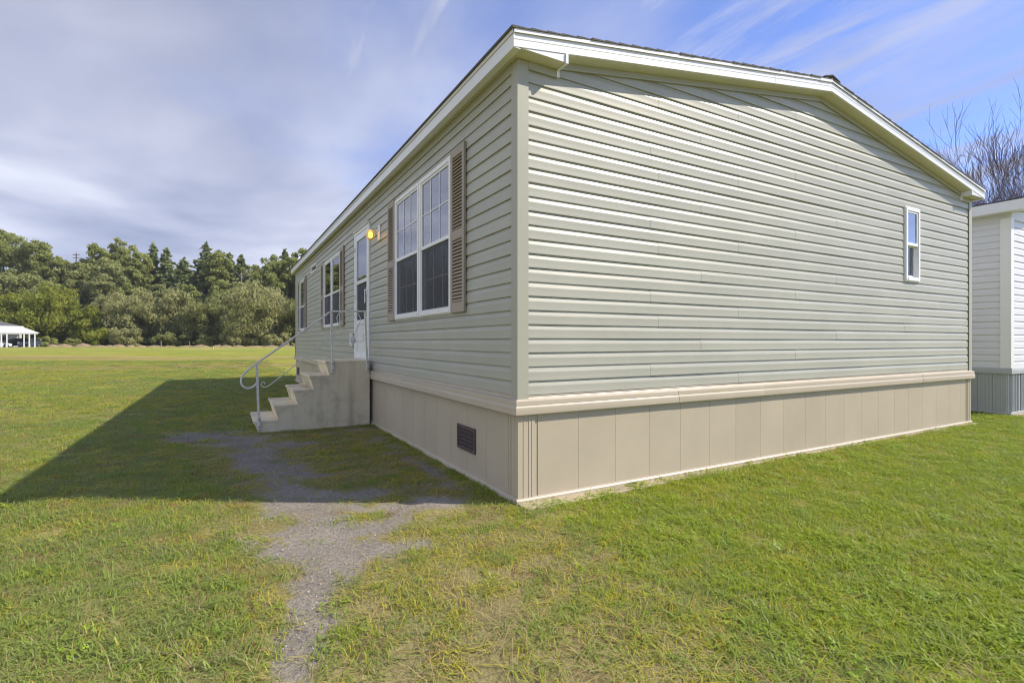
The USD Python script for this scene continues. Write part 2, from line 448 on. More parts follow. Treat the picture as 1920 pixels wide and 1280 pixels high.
def terrain(x, y):
    x, y = np.asarray(x, float), np.asarray(y, float)
    r = np.hypot(x - CX, y - CY)
    relief = 0.05 * (fbm2(x, y, 0.45, 1) - 0.5) + 0.016 * (fbm2(x, y, 3.0, 2) - 0.5)
    by_house = smoothstep(0.05, 0.9, np.maximum(np.maximum(-x, x - 7.95), np.maximum(-y, y - 14.1)))
    nb = smoothstep(0.05, 0.9, np.maximum(9.5 - x, -y))
    relief = relief * by_house * nb + 0.10 * (fbm2(x, y, 0.06, 4) - .5) * smoothstep(12, 30, r)
    q = (x - CX) * FWD[0] + (y - CY) * FWD[1]
    hill = 31.0 * smoothstep(128, 216, q) * (0.88 + 0.3 * (fbm2(x, y, 0.012, 6) - .5)) + 14 * smoothstep(200, 420, q)
    return relief + hill


def grass_tint(x, y):
    """Bare-field colour weights: (lush, mid, yellow, straw) that drift over the lawn."""
    x, y = np.asarray(x, float), np.asarray(y, float)
    q = (x - CX) * FWD[0] + (y - CY) * FWD[1]
    s = (x - CX) * RIGHT[0] + (y - CY) * RIGHT[1]
    lush = smoothstep(-0.25, 0.45, x + 0.6 * (fbm2(x, y, 0.9, 21) - .5) + 0.12 * np.minimum(y + 1.5, 0)) * (y < 4)
    far = smoothstep(5, 12, q) * (1 - lush)
    q = q * (1 + 1.5 * (fbm2(x, y, 0.030, 51) - .5) + .15 * (fbm2(x, y, .16, 52) - .5))
    band = meshkit.fbm(np.stack([s * 0.035, q * 0.16, np.full_like(s, 2.2)], -1), 4, 31)
    fine = fbm2(x, y, 1.1, 33)
    straw = smoothstep(0.50, 0.66, band + .35 * (fine - .5)) * smoothstep(14, 24, q) * 0.8
    brown = smoothstep(20, 27, q) * (1 - smoothstep(38, 54, q)) * smoothstep(0.36, 0.56, band + 0.3 * (fine - .5)) * 0.75
    yellow = smoothstep(0.40, 0.62, fbm2(x, y, 0.35, 35) * .6 + fine * .4) * (0.35 + 0.5 * far)
    return lush, yellow, np.maximum(straw, 0), brown


def ground_colour(x, y):
    lush, yellow, straw, brown = grass_tint(x, y)
    q = (x - CX) * FWD[0] + (y - CY) * FWD[1]
    near = (1 - smoothstep(7, 20, q))[..., None]
    g = np.array([0.215, 0.240, 0.040]) * (1 - lush[..., None]) + np.array([0.185, 0.250, 0.036]) * lush[..., None]
    f = smoothstep(40, 75, q)[..., None]
    g = g * (1 - f) + f * np.array([0.205, 0.250, 0.046])
    g = g + (np.array([0.330, 0.305, 0.055]) - g) * (yellow * 0.75)[..., None]
    g = g + (np.array([0.430, 0.350, 0.160]) - g) * (straw * 0.8)[..., None]
    g = g + (np.array([0.260, 0.190, 0.090]) - g) * (brown * 0.8)[..., None]
    soil = np.array([0.25, 0.225, 0.085]) * (0.55 + 0.9 * fbm2(x, y, 6.0, 91))[..., None]                               # thatch and soil between the blades of the near lawn
    g = g * (1 - 0.75 * near) + soil * 0.75 * near
    wood = smoothstep(120, 128, q)[..., None]
    g = g * (1 - wood) + np.array([0.05, 0.06, 0.025]) * wood
    thin = (thinness(x, y) * 0.6)[..., None]
    g = g * (1 - thin) + np.array([0.23, 0.185, 0.115]) * thin
    b = smoothstep(0.25, 0.6, bareness(x, y))[..., None]
    gravel = np.array([0.290, 0.264, 0.225]) * (0.85 + 0.4 * (fbm2(x, y, 4.0, 41) - .5))[..., None]
    return g * (1 - b) + gravel * b


rings = np.concatenate([[0.02], np.geomspace(0.35, 900, 330)])
angs = np.linspace(0, 2 * np.pi, 480, endpoint=False)
RR, AA = np.meshgrid(rings, angs, indexing="ij")
gx, gy = CX + RR * np.cos(AA), CY + RR * np.sin(AA)
gz = terrain(gx, gy)
gv = np.stack([gx, gy, gz], -1).reshape(-1, 3)
ii, jj = np.meshgrid(np.arange(len(rings) - 1), np.arange(480), indexing="ij")
a_, b_ = ii * 480 + jj, ii * 480 + (jj + 1) % 480
gf = np.stack([a_, a_ + 480, b_ + 480, b_], -1).reshape(-1, 4)
MAT["lawn"] = usdkit.material(stage, "/World/Looks/lawn", {
    "c": ("attribute", {"attribute": "tone"}),
    "geo": ("geometry", {}),
    "n": ("noise_texture", {"scale": 38.0, "detail": 5.0, "roughness": 0.7}),
    "r": ("map_range", {"from_min": 0.25, "from_max": 0.75, "to_min": 0.55, "to_max": 1.45, "clamp": True}),
    "n2": ("noise_texture", {"scale": 1.7, "detail": 6.0, "roughness": 0.7}),
    "r2": ("map_range", {"from_min": 0.25, "from_max": 0.75, "to_min": 0.75, "to_max": 1.25, "clamp": True}),
    "mm": ("math", {"math_type": "multiply"}),
    "mul": ("vector_math", {"math_type": "scale"}),
    "b": ("bump", {"strength": 0.7, "distance": 0.03}),
    "p": ("principled_bsdf", {"roughness": 0.95, "specular_ior_level": 0.1}),
}, [("geo.position", "n.vector"), ("n.fac", "r.value"), ("geo.position", "n2.vector"), ("n2.fac", "r2.value"), ("r.result", "mm.value1"), ("r2.result", "mm.value2"),
    ("c.vector", "mul.vector1"), ("mm.value", "mul.scale"), ("mul.vector", "p.base_color"), ("n.fac", "b.height"), ("b.normal", "p.normal")], surface="p.BSDF")
ground = usdkit.mesh(stage, "/World/ground", (gv, gf), MAT["lawn"], True)
USED["/World/ground"] = 0
col = ground_colour(gx.ravel(), gy.ravel())
UsdGeom.PrimvarsAPI(ground).CreatePrimvar("tone", Sdf.ValueTypeNames.Float3Array, "vertex").Set(Vt.Vec3fArray.FromNumpy(col.astype(np.float32)))
tag(ground.GetPrim(), "flat mown field that rises to a wooded hill at the back", None, None, "structure")

# concrete footing that shows along the gable
rng = np.random.default_rng(5)
us = np.linspace(-0.02, 7.98, 160)
edge = -0.055 - 0.10 * smoothstep(4.5, 0.5, us) - 0.07 * (meshkit.fbm(np.stack([us * 2.3, us * 0, us * 0 + .5], -1), 5, 9) - .5) * 2.4 - 0.02 * smoothstep(3, 0, us)
poly = [(u, e) for u, e in zip(us, edge)] + [(7.98, 0.05), (-0.02, 0.05)]
foot = part("concrete_footing", prism_xy(poly, -0.05, 0.014), "slab_concrete")
tag(foot, "pale concrete footing strip that shows along the foot of the gable", None, None, "structure")

# ------------------------------------------------------------------ the mobile home
LX, LY = 7.92, 14.03                      # gable length, long wall length
ZS, ZT = 0.835, 0.684                     # foot of the siding, underside of the trim
PITCH = 0.1096
APEX, EAVE_Z, OVER, RAKE = 3.96, 3.553, 0.13, 0.15
SLOPE = 0.158


def roof_z(x):
    return EAVE_Z + SLOPE * (OVER + APEX - abs(x - APEX))


home = thing("mobile_home", "long sage green vinyl sided mobile home with beige skirting and white eaves", "house")
LONG, GABLE = Wall("long"), Wall("gable")

# openings: (u0, u1, z0, z1)
OPEN_LONG = [(1.275, 2.195, 1.53, 3.065), (2.225, 3.155, 1.53, 3.065), (6.79, 7.70, 1.55, 2.985), (7.72, 8.63, 1.55, 2.985), (11.86, 12.84, 1.56, 3.0),
             (4.56, 5.50, 0.86, 3.05), (9.76, 10.60, 3.0, 3.13)]
OPEN_GABLE = [(5.905, 6.285, 2.055, 3.03)]


def cut(sol, wall_open, d0=-0.3, d1=0.3, grow=0.0):
    for u0, u1, z0, z1 in wall_open:
        sol = sol - box(u0 - grow, u1 + grow, d0, d1, z0 - grow, z1 + grow)
    return sol


# wall cores
core = cut(box(0.0, LY, -0.10, -0.004, 0.02, 3.40), OPEN_LONG)
wall_long = part("wall", LONG(core), "sheathing", home, label="long front wall")
gp = m3.CrossSection([np.array([(0.0, 0.02), (LX, 0.02), (LX, roof_z(LX) - .17), (APEX, roof_z(APEX) - .17), (0.0, roof_z(0) - .17)])]).extrude(0.096)
gp = gp.transform(np.array([[1, 0, 0, 0], [0, 0, 1, -0.10], [0, 1, 0, 0]], float))      # (u, d, z)
core = cut(gp, OPEN_GABLE)
wall_gable = part("wall", GABLE(core), "sheathing", home, label="gable end wall")
part("wall", join([man(box(LX - .10, LX - .004, 0.1, LY, .02, 3.40))]), "siding_sage", home, label="rear long wall")
part("wall", Wall("gable", (0, LY, 0))(gp.translate((0, 0.10, 0))), "siding_sage", home, label="far gable wall")
part("floor", box(0.1, LX - .1, 0.1, LY - .1, 0.80, 0.86), "sheathing", home)


def board_profile(z, p=PITCH):
    return [(d_ * .86, h_) for d_, h_ in [(0.0, z), (0.0175, z - 0.004), (0.0185, z + 0.002), (0.0174, z + 0.010), (0.0166, z + 0.030), (0.0166, z + 0.046), (0.0172, z + 0.060), (0.0164, z + 0.066), (0.0098, z + 0.083), (0.0052, z + 0.099), (0.0035, z + p + 0.004), (0.0, z + p + 0.004)]]


def siding(wall, parent, host_name, length, z0, count, openings, seams, mat, top=None, lo=0.065, hi=None, amp=0.0034, pitch=PITCH, clip=None, seed=0):
    """Courses of lap siding, each in lengths that lap one over the next."""
    hi = length - 0.065 if hi is None else hi
    rng = np.random.default_rng(seed)
    for k in range(count):
        z = z0 + k * pitch
        cuts = [lo] + [s for s in seams[k % len(seams)] if lo + .3 < s < hi - .3] + [hi]
        for i, (a, b) in enumerate(zip(cuts[:-1], cuts[1:])):
            b2 = b + (0.025 if i < len(cuts) - 2 else 0.0)
            sol = along_u(board_profile(z, pitch), a, b2, max(2, int((b2 - a) / 0.30)))
            off = 0.0013 * (i % 2)
            ph = seed * 31.7 + k * 7.3

            def warp(v, off=off, ph=ph, z=z):
                v = np.array(v)
                w = (v[:, 1] > 0.002)
                n = meshkit.fbm(np.stack([v[:, 0] * 0.9 + ph, v[:, 0] * 0 + z * 3, v[:, 0] * 0], -1), 3, 2) - 0.5
                n2 = meshkit.fbm(np.stack([v[:, 0] * 0.7 + ph + 50, v[:, 0] * 0 + z * 3, v[:, 0] * 0], -1), 3, 2) - 0.5
                v[:, 1] += w * (off + amp * 2 * n + 0.0008)
                v[:, 2] += 0.0035 * n2
                return v
            sol = sol.warp_batch(warp)
            for u0, u1, w0, w1 in openings:
                if w0 < z + pitch and w1 > z - .01 and u0 < b2 and u1 > a:
                    sol = sol - box(u0 + .004, u1 - .004, -.1, .1, w0 + .004, w1 - .004)
            if clip is not None:
                for n, d in clip:
                    sol = sol.trim_by_plane(n, d)
            for piece in sol.decompose():
                if piece.volume() > 2e-6:
                    part("siding_board", wall(piece), mat, parent, smooth=35)


seam_long = [(3.5, 7.2, 10.9), (2.3, 5.9, 9.6, 12.6), (4.2, 8.9, 11.3), (1.3 + .6, 6.2, 9.9)]
siding(LONG, home, "", LY, ZS, 23, OPEN_LONG, seam_long, "siding_sage", clip=[((0, 0, -1), -3.385)], seed=1)
# the gable boards end under the rake
ln = math.hypot(1, SLOPE)
zc = roof_z(0) - .20
clipg = [((SLOPE / ln, 0, -1 / ln), -(zc) / ln), ((-SLOPE / ln, 0, -1 / ln), -(zc + SLOPE * 2 * APEX) / ln)]
seam_gab = [(2.55, 6.05), (1.35, 4.9), (3.5, 6.9), (2.0, 5.4), (4.3,), (0.95 + .5, 3.05, 5.9)]
siding(GABLE, home, "", LX, ZS, 29, OPEN_GABLE, seam_gab, "siding_sage", clip=clipg, seed=2)

# starter strip under the lowest board
part("starter_strip", LONG(along_u([(-.002, .812), (.010, .812), (.012, .822), (.008, .8315), (-.002, .8315)], 0.07, LY - .07)), "trim_beige", home)
part("starter_strip", GABLE(along_u([(-.002, .812), (.010, .812), (.012, .822), (.008, .8315), (-.002, .8315)], 0.07, LX - .07)), "trim_beige", home)

# corner posts
def corner_post(x, y, sx, sy, top):
    """L-shaped vinyl corner with a small bead on each flange; sx, sy point outwards."""
    t, w = 0.026, 0.072
    pts = [(t, t), (t, -w), (t - .006, -w), (t - .010, -w + .006), (t - .012, -w + .010), (.004, -w + .010), (-.004, -.004), (-w + .010, .004), (-w + .010, t - .012), (-w + .006, t - .010), (-w, t - .006), (-w, t)]
    poly = [(x + sx * a, y + sy * b) for a, b in pts]
    return prism_xy(poly, .80, top)


part("corner_post", corner_post(0, 0, -1, -1, 3.39), "post_sage", home)
part("corner_post", corner_post(LX, 0, 1, -1, 3.39), "post_sage", home)
part("corner_post", corner_post(0, LY, -1, 1, 3.39), "post_sage", home)

# trim band between siding and skirting, in lengths that butt
TRIM = [(0.0, .812), (.016, .812), (.020, .806), (.034, .800), (.045, .794), (.048, .786), (.047, .752), (.052, .744), (.054, .734), (.053, .694), (.050, .686), (.044, .684), (0.0, .684)]
TRIM = TRIM[::-1]
def trim_run(wall, ends, miter0, miter1, length):
    for i, (a, b) in enumerate(zip(ends[:-1], ends[1:])):
        sol = along_u(TRIM, a + (.0015 if i else -.12), b - .0015 if i < len(ends) - 2 else b + .12)
        if i == 0 and miter0:
            sol = sol.trim_by_plane((.7071, .7071, 0), 0.0)             # u > -d
        if i == len(ends) - 2 and miter1:
            sol = sol.trim_by_plane((-.7071, .7071, 0), -length * .7071)
        if i % 2:
            sol = sol.scale((1, 1.03, 1))
        part("trim_band", wall(sol), "trim_beige", home, smooth=25)
trim_run(GABLE, [0, 1.665, 2.908, 6.325, LX], True, True, LX)
trim_run(LONG, [0, 1.93, 5.58, 9.24, LY], True, False, LY)

# skirting panels
def skirt(wall, length, start, mat):
    u = start
    w = 0.3915
    while u < length - 0.05:
        e = min(u + w, length - 0.03)
        g = 0.0014
        sol = along_u([(-.004, .03), (.008, .03), (.0095, .04), (.0095, .70), (-.004, .70)], u + g, e - g)
        part("skirting_panel", wall(sol), mat, home)
        u += w
skirt(GABLE, LX - .10, .165, "skirting_beige")
skirt(LONG, LY - .05, .14, "skirting_beige")
part("skirting_backing", LONG(box(.02, LY - .02, -.006, .0045, .025, .70)), "skirting_beige", home)
part("skirting_backing", GABLE(box(.02, LX - .02, -.006, .0045, .025, .70)), "skirting_beige", home)
# ribbed skirting corner
def skirt_corner(x, sx):
    items = [man(prism_xy([(x + sx * a, -b) for a, b in [(.016, .016), (.016, -.125), (.011, -.125), (.011, .0), (-.0, .011), (-.135, .011), (-.135, .016)]], .03, .69))]
    for o in (-.030, -.078, -.105):
        items.append(man(box(*sorted((x + sx * o, x + sx * (o - .010))), -.0190, -.0160, .03, .69, .0012)))
        items.append(man(box(*sorted((x + sx * .0160, x + sx * .0190)), -o, -o + .010, .03, .69, .0012)))
    return join(items)
part("skirting_corner", skirt_corner(0, -1), "skirting_beige", home)
part("skirting_corner", skirt_corner(LX, 1), "skirting_beige", home)
rail_p = [(-.004, .0), (.030, .0), (.032, .030), (.022, .040), (.020, .046), (-.004, .046)]
part("bottom_rail", GABLE(along_u(rail_p, -.032, LX + .032)), "trim_beige", home)
part("bottom_rail", LONG(along_u(rail_p, .0, LY)), "trim_beige", home)

# ---- roof
rt = lambda x, d: roof_z(x) - d
X0, X1 = -OVER, 8.03
Y0, Y1 = -RAKE, LY + .16
deck = prism_xz([(X0 + .01, rt(X0, .035)), (APEX, rt(APEX, .035)), (X1 - .01, rt(X1, .035)), (X1 - .01, rt(X1, .075)), (APEX, rt(APEX, .075)), (X0 + .01, rt(X0, .075))][::-1], Y0 + .012, Y1 - .012)
roof = part("roof", deck, "shingle", home)
rng = np.random.default_rng(12)
ncourse = 29
for side in (-1, 1):
    run = APEX - X0 if side < 0 else X1 - APEX
    for k in range(ncourse):
        a, b = k * run / ncourse, min(run, (k + 1) * run / ncourse + .05)   # distance from the eave
        e = -0.022 if k == 0 else 0.0
        y0 = Y0 - 0.016 + rng.uniform(-.004, .003)
        xs = [(X0 + a + e, .018), (X0 + b, .030), (X0 + b, .034), (X0 + a + e, .034)] if side < 0 else [(X1 - a - e, .018), (X1 - b, .030), (X1 - b, .034), (X1 - a - e, .034)]
        th = rng.uniform(.0, .003)
        pl = [(x, roof_z(x) - d + (th if d == .018 else 0)) for x, d in xs]
        part("shingle_course", prism_xz(pl, y0, Y1 + .01), "shingle", roof)
for k in range(16):
    y = Y0 - .012 + k * .145
    o = rng.uniform(-.006, .006)
    cap = [(APEX - .15 + o, rt(APEX - .15, .014)), (APEX, rt(APEX, -.004)), (APEX + .15 + o, rt(APEX + .15, .014)), (APEX + .15 + o, rt(APEX + .15, .006)), (APEX, rt(APEX, -.014)), (APEX - .15 + o, rt(APEX - .15, .006))]
    m = prism_xz(cap[::-1], y, y + .28).transform(np.array([[1, 0, 0, 0], [0, 1, 0, 0], [0, -.03, 1, .03 * (y + .28)]], float))
    part("ridge_cap", m, "shingle", roof)
part("ridge_cap", prism_xz([(APEX - .15, rt(APEX - .15, .014)), (APEX - .15, rt(APEX - .15, .006)), (APEX, rt(APEX, -.012)), (APEX + .15, rt(APEX + .15, .006)), (APEX + .15, rt(APEX + .15, .014)), (APEX, rt(APEX, .0))], 2.44, Y1), "shingle", roof)


# ---- rake fascia in butted lengths: two flat strips, a drip edge above
def strip(xa, xb, d0, d1, ya, yb):
    return man(prism_xz([(xa, rt(xa, d1)), (xb, rt(xb, d1)), (xb, rt(xb, d0)), (xa, rt(xa, d0))], ya, yb))


rng = np.random.default_rng(3)
def rake_run(cuts, side):
    for i, (a, b) in enumerate(zip(cuts[:-1], cuts[1:])):
        g = .0012
        o = rng.uniform(0, .002)
        part("rake_fascia", join([strip(a + g, b - g, .106, .160, Y0 - o, Y0 + .014), strip(a + g, b - g, .057, .1055, Y0 + .0045 - o, Y0 + .014),
                                  strip(a + g, b - g, .101, .1065, Y0 - .0025 - o, Y0 + .012),
                                  strip(a + g, b - g, .157, .163, Y0 - .0022 - o, Y0 + .10)]), "white_metal", home)
rake_run([X0, 1.06, 2.94, APEX], -1)
rake_run([APEX, 6.1, X1], 1)
for a, b in ((X0, .95), (.95, 3.05), (3.05, 3.72), (3.72, APEX), (APEX, 4.5), (4.5, 6.6), (6.6, X1)):
    o = rng.uniform(-.002, .003)
    part("drip_edge", join([strip(a + .001, b - .001, .024, .061 + o, Y0 - .010 - o, Y0 - .0045), strip(a + .001, b - .001, .024, .0345, Y0 - .0045, Y0 + .02)]), "white_metal", home)
# eave fascia on the long walls
for xs, s in ((X0, 1), (X1, -1)):
    lo, hi = sorted((xs, xs + s * .014))
    cutsy = [Y0 + .001, 3.4, 7.1, 10.7, Y1]
    for a, b in zip(cutsy[:-1], cutsy[1:]):
        part("eave_fascia", join([man(box(lo, hi, a, b - .002, 3.392, 3.505, .001)), man(box(*sorted((xs, xs + s * .06)), a, b - .002, 3.386, 3.3915))]), "white_metal", home)
    for a, b in zip(cutsy[:-1], cutsy[1:]):
        lo2, hi2 = sorted((xs - s * .009, xs - s * .002))
        part("drip_edge", box(lo2, hi2, a - .001 + .3 * (a > 0), b - .003 + .3 * (b < Y1), 3.490, 3.530), "white_metal", home)
    lo3, hi3 = sorted((xs + s * .014, 0.01 if s > 0 else LX - .01))
    part("eave_soffit", box(lo3, hi3, Y0 + .016, Y1 - .02, 3.396, 3.404), "soffit", home)
# rake soffit and the frieze under it
part("rake_soffit", join([strip(.345, APEX, .160, .168, Y0 + .0145, -.001), strip(APEX, X1 - .46, .160, .168, Y0 + .0145, -.001)]), "soffit", home)
for a, b in ((.36, 2.55), (2.55, APEX), (APEX, X1 - .47)):
    part("frieze", join([strip(a + .001, b - .001, .1685, .222, -.030, .0), strip(a + .001, b - .001, .214, .226, -.034, -.0305)]), "post_sage", home)
part("frieze", LONG(box(.072, LY - .07, .0, .030, 3.318, 3.3955, .002)), "post_sage", home)
part("frieze", GABLE(box(.072, .335, .0, .030, 3.335, 3.3955, .002)), "post_sage", home)
part("frieze", GABLE(box(LX - .34, LX - .072, .0, .030, 3.335, 3.3955, .002)), "post_sage", home)
# boxed returns at the two feet of the rake
for xa, xb, s in ((X0 + .016, .33, 1), (LX - .335, X1 - .016, -1)):
    zin = xb if s > 0 else xa
    out = xa if s > 0 else xb
    pl = [(out, 3.398), (zin, 3.398), (zin, rt(zin, .164)), (out, rt(out, .164))]
    part("eave_return", prism_xz(pl if s > 0 else pl[::-1], Y0 + .003, Y0 + .016), "white_metal", home)
    part("eave_return", box(min(out, zin), max(out, zin), Y0 + .0165, -.002, 3.3965, 3.4045), "soffit", home)
    e0, e1 = sorted((zin + s * .0005, zin + s * .022))
    part("return_cap", join([man(box(e0, e1, Y0 - .008, -.002, 3.386, rt(zin, .166))), man(box(e0 - .002, e1 + .002, -.036, -.0025, 3.335, 3.3855))]), "white_metal", home)


# ---- windows
def window(wall, parent, u0, u1, z0, z1, rail, muntins=True, blind=True, label=None, lower_screen=True, fw=.042):
    fr = []
    o0, o1 = -.06, .040
    fr.append(box(u0, u0 + fw, o0, o1, z0, z1, .004)); fr.append(box(u1 - fw, u1, o0, o1, z0, z1, .004))
    fr.append(box(u0 + fw - .004, u1 - fw + .004, o0, o1 - .001, z1 - fw, z1 - .0005, .003)); fr.append(box(u0 + fw - .004, u1 - fw + .004, o0, o1 + .006, z0 + .0005, z0 + fw + .006, .003))
    # outer flange that laps the siding
    fr += [box(u0 - .012, u0 + .012, .001, .029, z0 - .012, z1 + .012, .002), box(u1 - .012, u1 + .012, .001, .029, z0 - .012, z1 + .012, .002)]
    fr += [box(u0 + .01, u1 - .01, .001, .0285, z1 - .012, z1 + .0125, .002), box(u0 + .01, u1 - .01, .001, .0285, z0 - .0125, z0 + .012, .002)]
    w = part("window", join([man(wall(x)) for x in fr]), "white_vinyl", parent, label=label)
    a, b = u0 + fw, u1 - fw
    s = .026
    up = [box(a - .002, a + s, .004, .030, rail, z1 - fw, .003), box(b - s, b + .002, .004, .030, rail, z1 - fw, .003), box(a + s - .003, b - s + .003, .005, .029, z1 - fw - s, z1 - fw + .002, .003), box(a - .001, b + .001, .002, .033, rail - .020, rail + .020, .004)]
    part("sash", join([man(wall(x)) for x in up]), "white_vinyl", w)
    low = [box(a - .002, a + s, -.030, -.004, z0 + fw, rail, .003), box(b - s, b + .002, -.030, -.004, z0 + fw, rail, .003), box(a + s - .003, b - s + .003, -.029, -.005, z0 + fw - .002, z0 + fw + s + .01, .003), box(a + s - .003, b - s + .003, -.029, -.003, rail - .03, rail - .003, .003)]
    part("sash", join([man(wall(x)) for x in low]), "white_vinyl", w)
    part("pane", wall(box(a + s - .004, b - s + .004, .014, .018, rail + .017, z1 - fw - s + .004)), "pane", w)
    part("pane", wall(box(a + s - .004, b - s + .004, -.020, -.016, z0 + fw + s + .005, rail - .026)), "pane_lower", w)
    if muntins:
        for zz0, zz1, dd in ((rail + .018, z1 - fw - s, .0215), (z0 + fw + s + .01, rail - .03, -.0125)):
            for t in (1 / 3, 2 / 3):
                uu = a + s + (b - a - 2 * s) * t
                part("muntin", wall(box(uu - .0065, uu + .0065, dd - .003, dd + .003, zz0, zz1, .001)), "white_vinyl", w)
            zm = (zz0 + zz1) / 2
            part("muntin", wall(box(a + s, b - s, dd - .0025, dd + .0025, zm - .0065, zm + .0065, .001)), "white_vinyl", w)
    if lower_screen:
        part("screen", wall(box(a + .006, b - .006, .0195, .0205, z0 + fw + .006, rail - .021)), "screen", w)
        fr2 = [box(a + .0005, a + .014, .014, .026, z0 + fw + .007, rail - .021, .002), box(b - .014, b - .0005, .014, .026, z0 + fw + .007, rail - .021, .002), box(a + .013, b - .013, .0145, .0255, z0 + fw + .0065, z0 + fw + .020, .002)]
        part("screen_frame", join([man(wall(x)) for x in fr2]), "white_vinyl", w)
    if blind:
        sl = []
        z = z0 + fw + .02
        while z < z1 - fw - .03:
            q = box(a + .012, b - .012, -.050, -.0488, z, z + .0255)
            q = q.translate((0, .0494, -z - .0128)).rotate((28, 0, 0)).translate((0, -.0494, z + .0128))
            sl.append(q); z += .0222
        sl.append(box(a + .008, b - .008, -.068, -.034, z1 - fw - .03, z1 - fw + .01))
        part("blind", join([man(wall(x)) for x in sl]), "blind", w)
    return w


def shutter(wall, parent, u0, u1, z0, z1, near=True):
    d1 = .046
    st, mid = .045, z0 + (z1 - z0) * .47
    rails = ((z0, z0 + .10), (mid - .045, mid + .045), (z1 - .085, z1))
    items = [box(u0, u0 + st, .019, d1, z0, z1, .004), box(u1 - st, u1, .019, d1, z0, z1, .004)] + [box(u0 + st - .003, u1 - st + .003, .020, d1 - .002, a, b, .003) for a, b in rails]
    s = part("shutter", join([man(wall(x)) for x in items]), "shutter_taupe", parent)
    part("shutter_back", wall(box(u0 + .02, u1 - .02, .0175, .023, z0 + .02, z1 - .02)), "shutter_gap", s)
    lou = []
    for (a, b) in ((rails[0][1], rails[1][0]), (rails[1][1], rails[2][0])):
        n = int(round((b - a) / .0325))
        for i in range(n):
            z = a + (i + .5) * (b - a) / n
            q = box(u0 + st - .002, u1 - st + .002, -.0035, .0035, -.0135, .0135).rotate((34, 0, 0)).translate((0, .0345, z))
            lou.append(man(wall(q)))
    if near:
        for q in lou:
            part("louver", q, "shutter_taupe", s)
    else:
        part("louvers", join(lou), "shutter_taupe", s)
    return s


window(LONG, home, 1.275, 2.195, 1.53, 3.065, 2.285, label="near half of the front double window")
window(LONG, home, 2.225, 3.155, 1.53, 3.065, 2.285, label="far half of the front double window")
part("mullion", LONG(box(2.2005, 2.2195, -.06, .012, 1.53, 3.065)), "dark", home)
shutter(LONG, home, .935, 1.258, 1.52, 3.095)
shutter(LONG, home, 3.172, 3.47, 1.52, 3.095)
window(LONG, home, 6.79, 7.70, 1.55, 2.985, 2.235, muntins=False, blind=False, label="near half of the double window beyond the door")
window(LONG, home, 7.72, 8.63, 1.55, 2.985, 2.235, muntins=False, blind=False, label="far half of the double window beyond the door")
part("mullion", LONG(box(7.7005, 7.7195, -.06, .030, 1.55, 2.985)), "white_vinyl", home)
shutter(LONG, home, 6.44, 6.772, 1.54, 3.03, False)
shutter(LONG, home, 8.648, 8.98, 1.54, 3.03, False)
window(LONG, home, 11.86, 12.84, 1.56, 3.0, 2.24, muntins=False, blind=False, label="narrow single window at the far end")
shutter(LONG, home, 11.51, 11.842, 1.55, 3.03, False)
shutter(LONG, home, 12.858, 13.19, 1.55, 3.03, False)
window(GABLE, home, 5.905, 6.285, 2.055, 3.03, 2.545, muntins=False, blind=True, label="small narrow window in the gable wall", lower_screen=False)
# small transom window high under the eave
u0, u1, z0, z1 = 9.76, 10.60, 3.0, 3.13
tw = part("transom_window", join([man(LONG(x)) for x in (box(u0 - .03, u1 + .03, .0, .034, z1 - .012, z1 + .030, .003), box(u0 - .03, u1 + .03, .0, .034, z0 - .030, z0 + .012, .003), box(u0 - .029, u0 + .016, -.03, .033, z0, z1, .003), box(u1 - .016, u1 + .029, -.03, .033, z0, z1, .003))]), "white_vinyl", home)
part("pane", LONG(box(u0, u1, -.004, .0, z0, z1)), "pane", tw)
# curtain-dark room behind the windows
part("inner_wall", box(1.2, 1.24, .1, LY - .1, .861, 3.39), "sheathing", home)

# ---- storm door
u0, u1, z0, z1 = 4.56, 5.50, .86, 3.05
fr = [box(u0 - .03, u0 + .035, -.06, .040, z0 - .02, z1 + .02, .004), box(u1 - .035, u1 + .03, -.06, .040, z0 - .02, z1 + .02, .004), box(u0 + .03, u1 - .03, -.06, .039, z1 - .035, z1 + .019, .004),
      box(u0 - .045, u1 + .045, .0, .060, z1 + .0205, z1 + .040, .004)]
door = part("door", join([man(LONG(x)) for x in fr]), "white_vinyl", home, label="white storm door at the top of the steps")
a, b = u0 + .037, u1 - .037
st = .085
leaf = [box(a, a + st, .002, .034, z0 + .115, z1 - .037, .004), box(b - st, b, .002, .034, z0 + .115, z1 - .037, .004), box(a + st - .003, b - st + .003, .003, .033, z1 - .14, z1 - .0375, .004),
        box(a + st - .003, b - st + .003, .003, .036, 2.185, 2.245, .004), box(a + st - .003, b - st + .003, .003, .033, 1.53, 1.60, .004), box(a + st - .003, b - st + .003, .003, .033, z0 + .116, z0 + .20, .004)]
part("door_leaf", join([man(LONG(x)) for x in leaf]), "white_metal", door)
part("kick_panel", LONG(box(a + st - .004, b - st + .004, .010, .022, z0 + .19, 1.54)), "door_panel", door)
part("pane", LONG(box(a + st - .004, b - st + .004, .014, .018, 2.24, z1 - .135)), "pane", door)
part("screen", LONG(box(a + st - .004, b - st + .004, .018, .019, 1.595, 2.19)), "screen", door)
part("pane", LONG(box(a + st - .004, b - st + .004, .010, .013, 1.595, 2.19)), "pane", door)
part("inner_door", LONG(box(a, b, -.055, -.040, z0 + .02, z1 - .037)), "blind", door)
part("threshold", join([man(LONG(box(u0 + .036, u1 - .036, -.05, .045, z0 - .018, z0 + .098, .005))), man(LONG(box(u0 + .036, u1 - .036, .0, .058, z0 + .0985, z0 + .113, .003)))]), "white_metal", door)
hz = 2.0
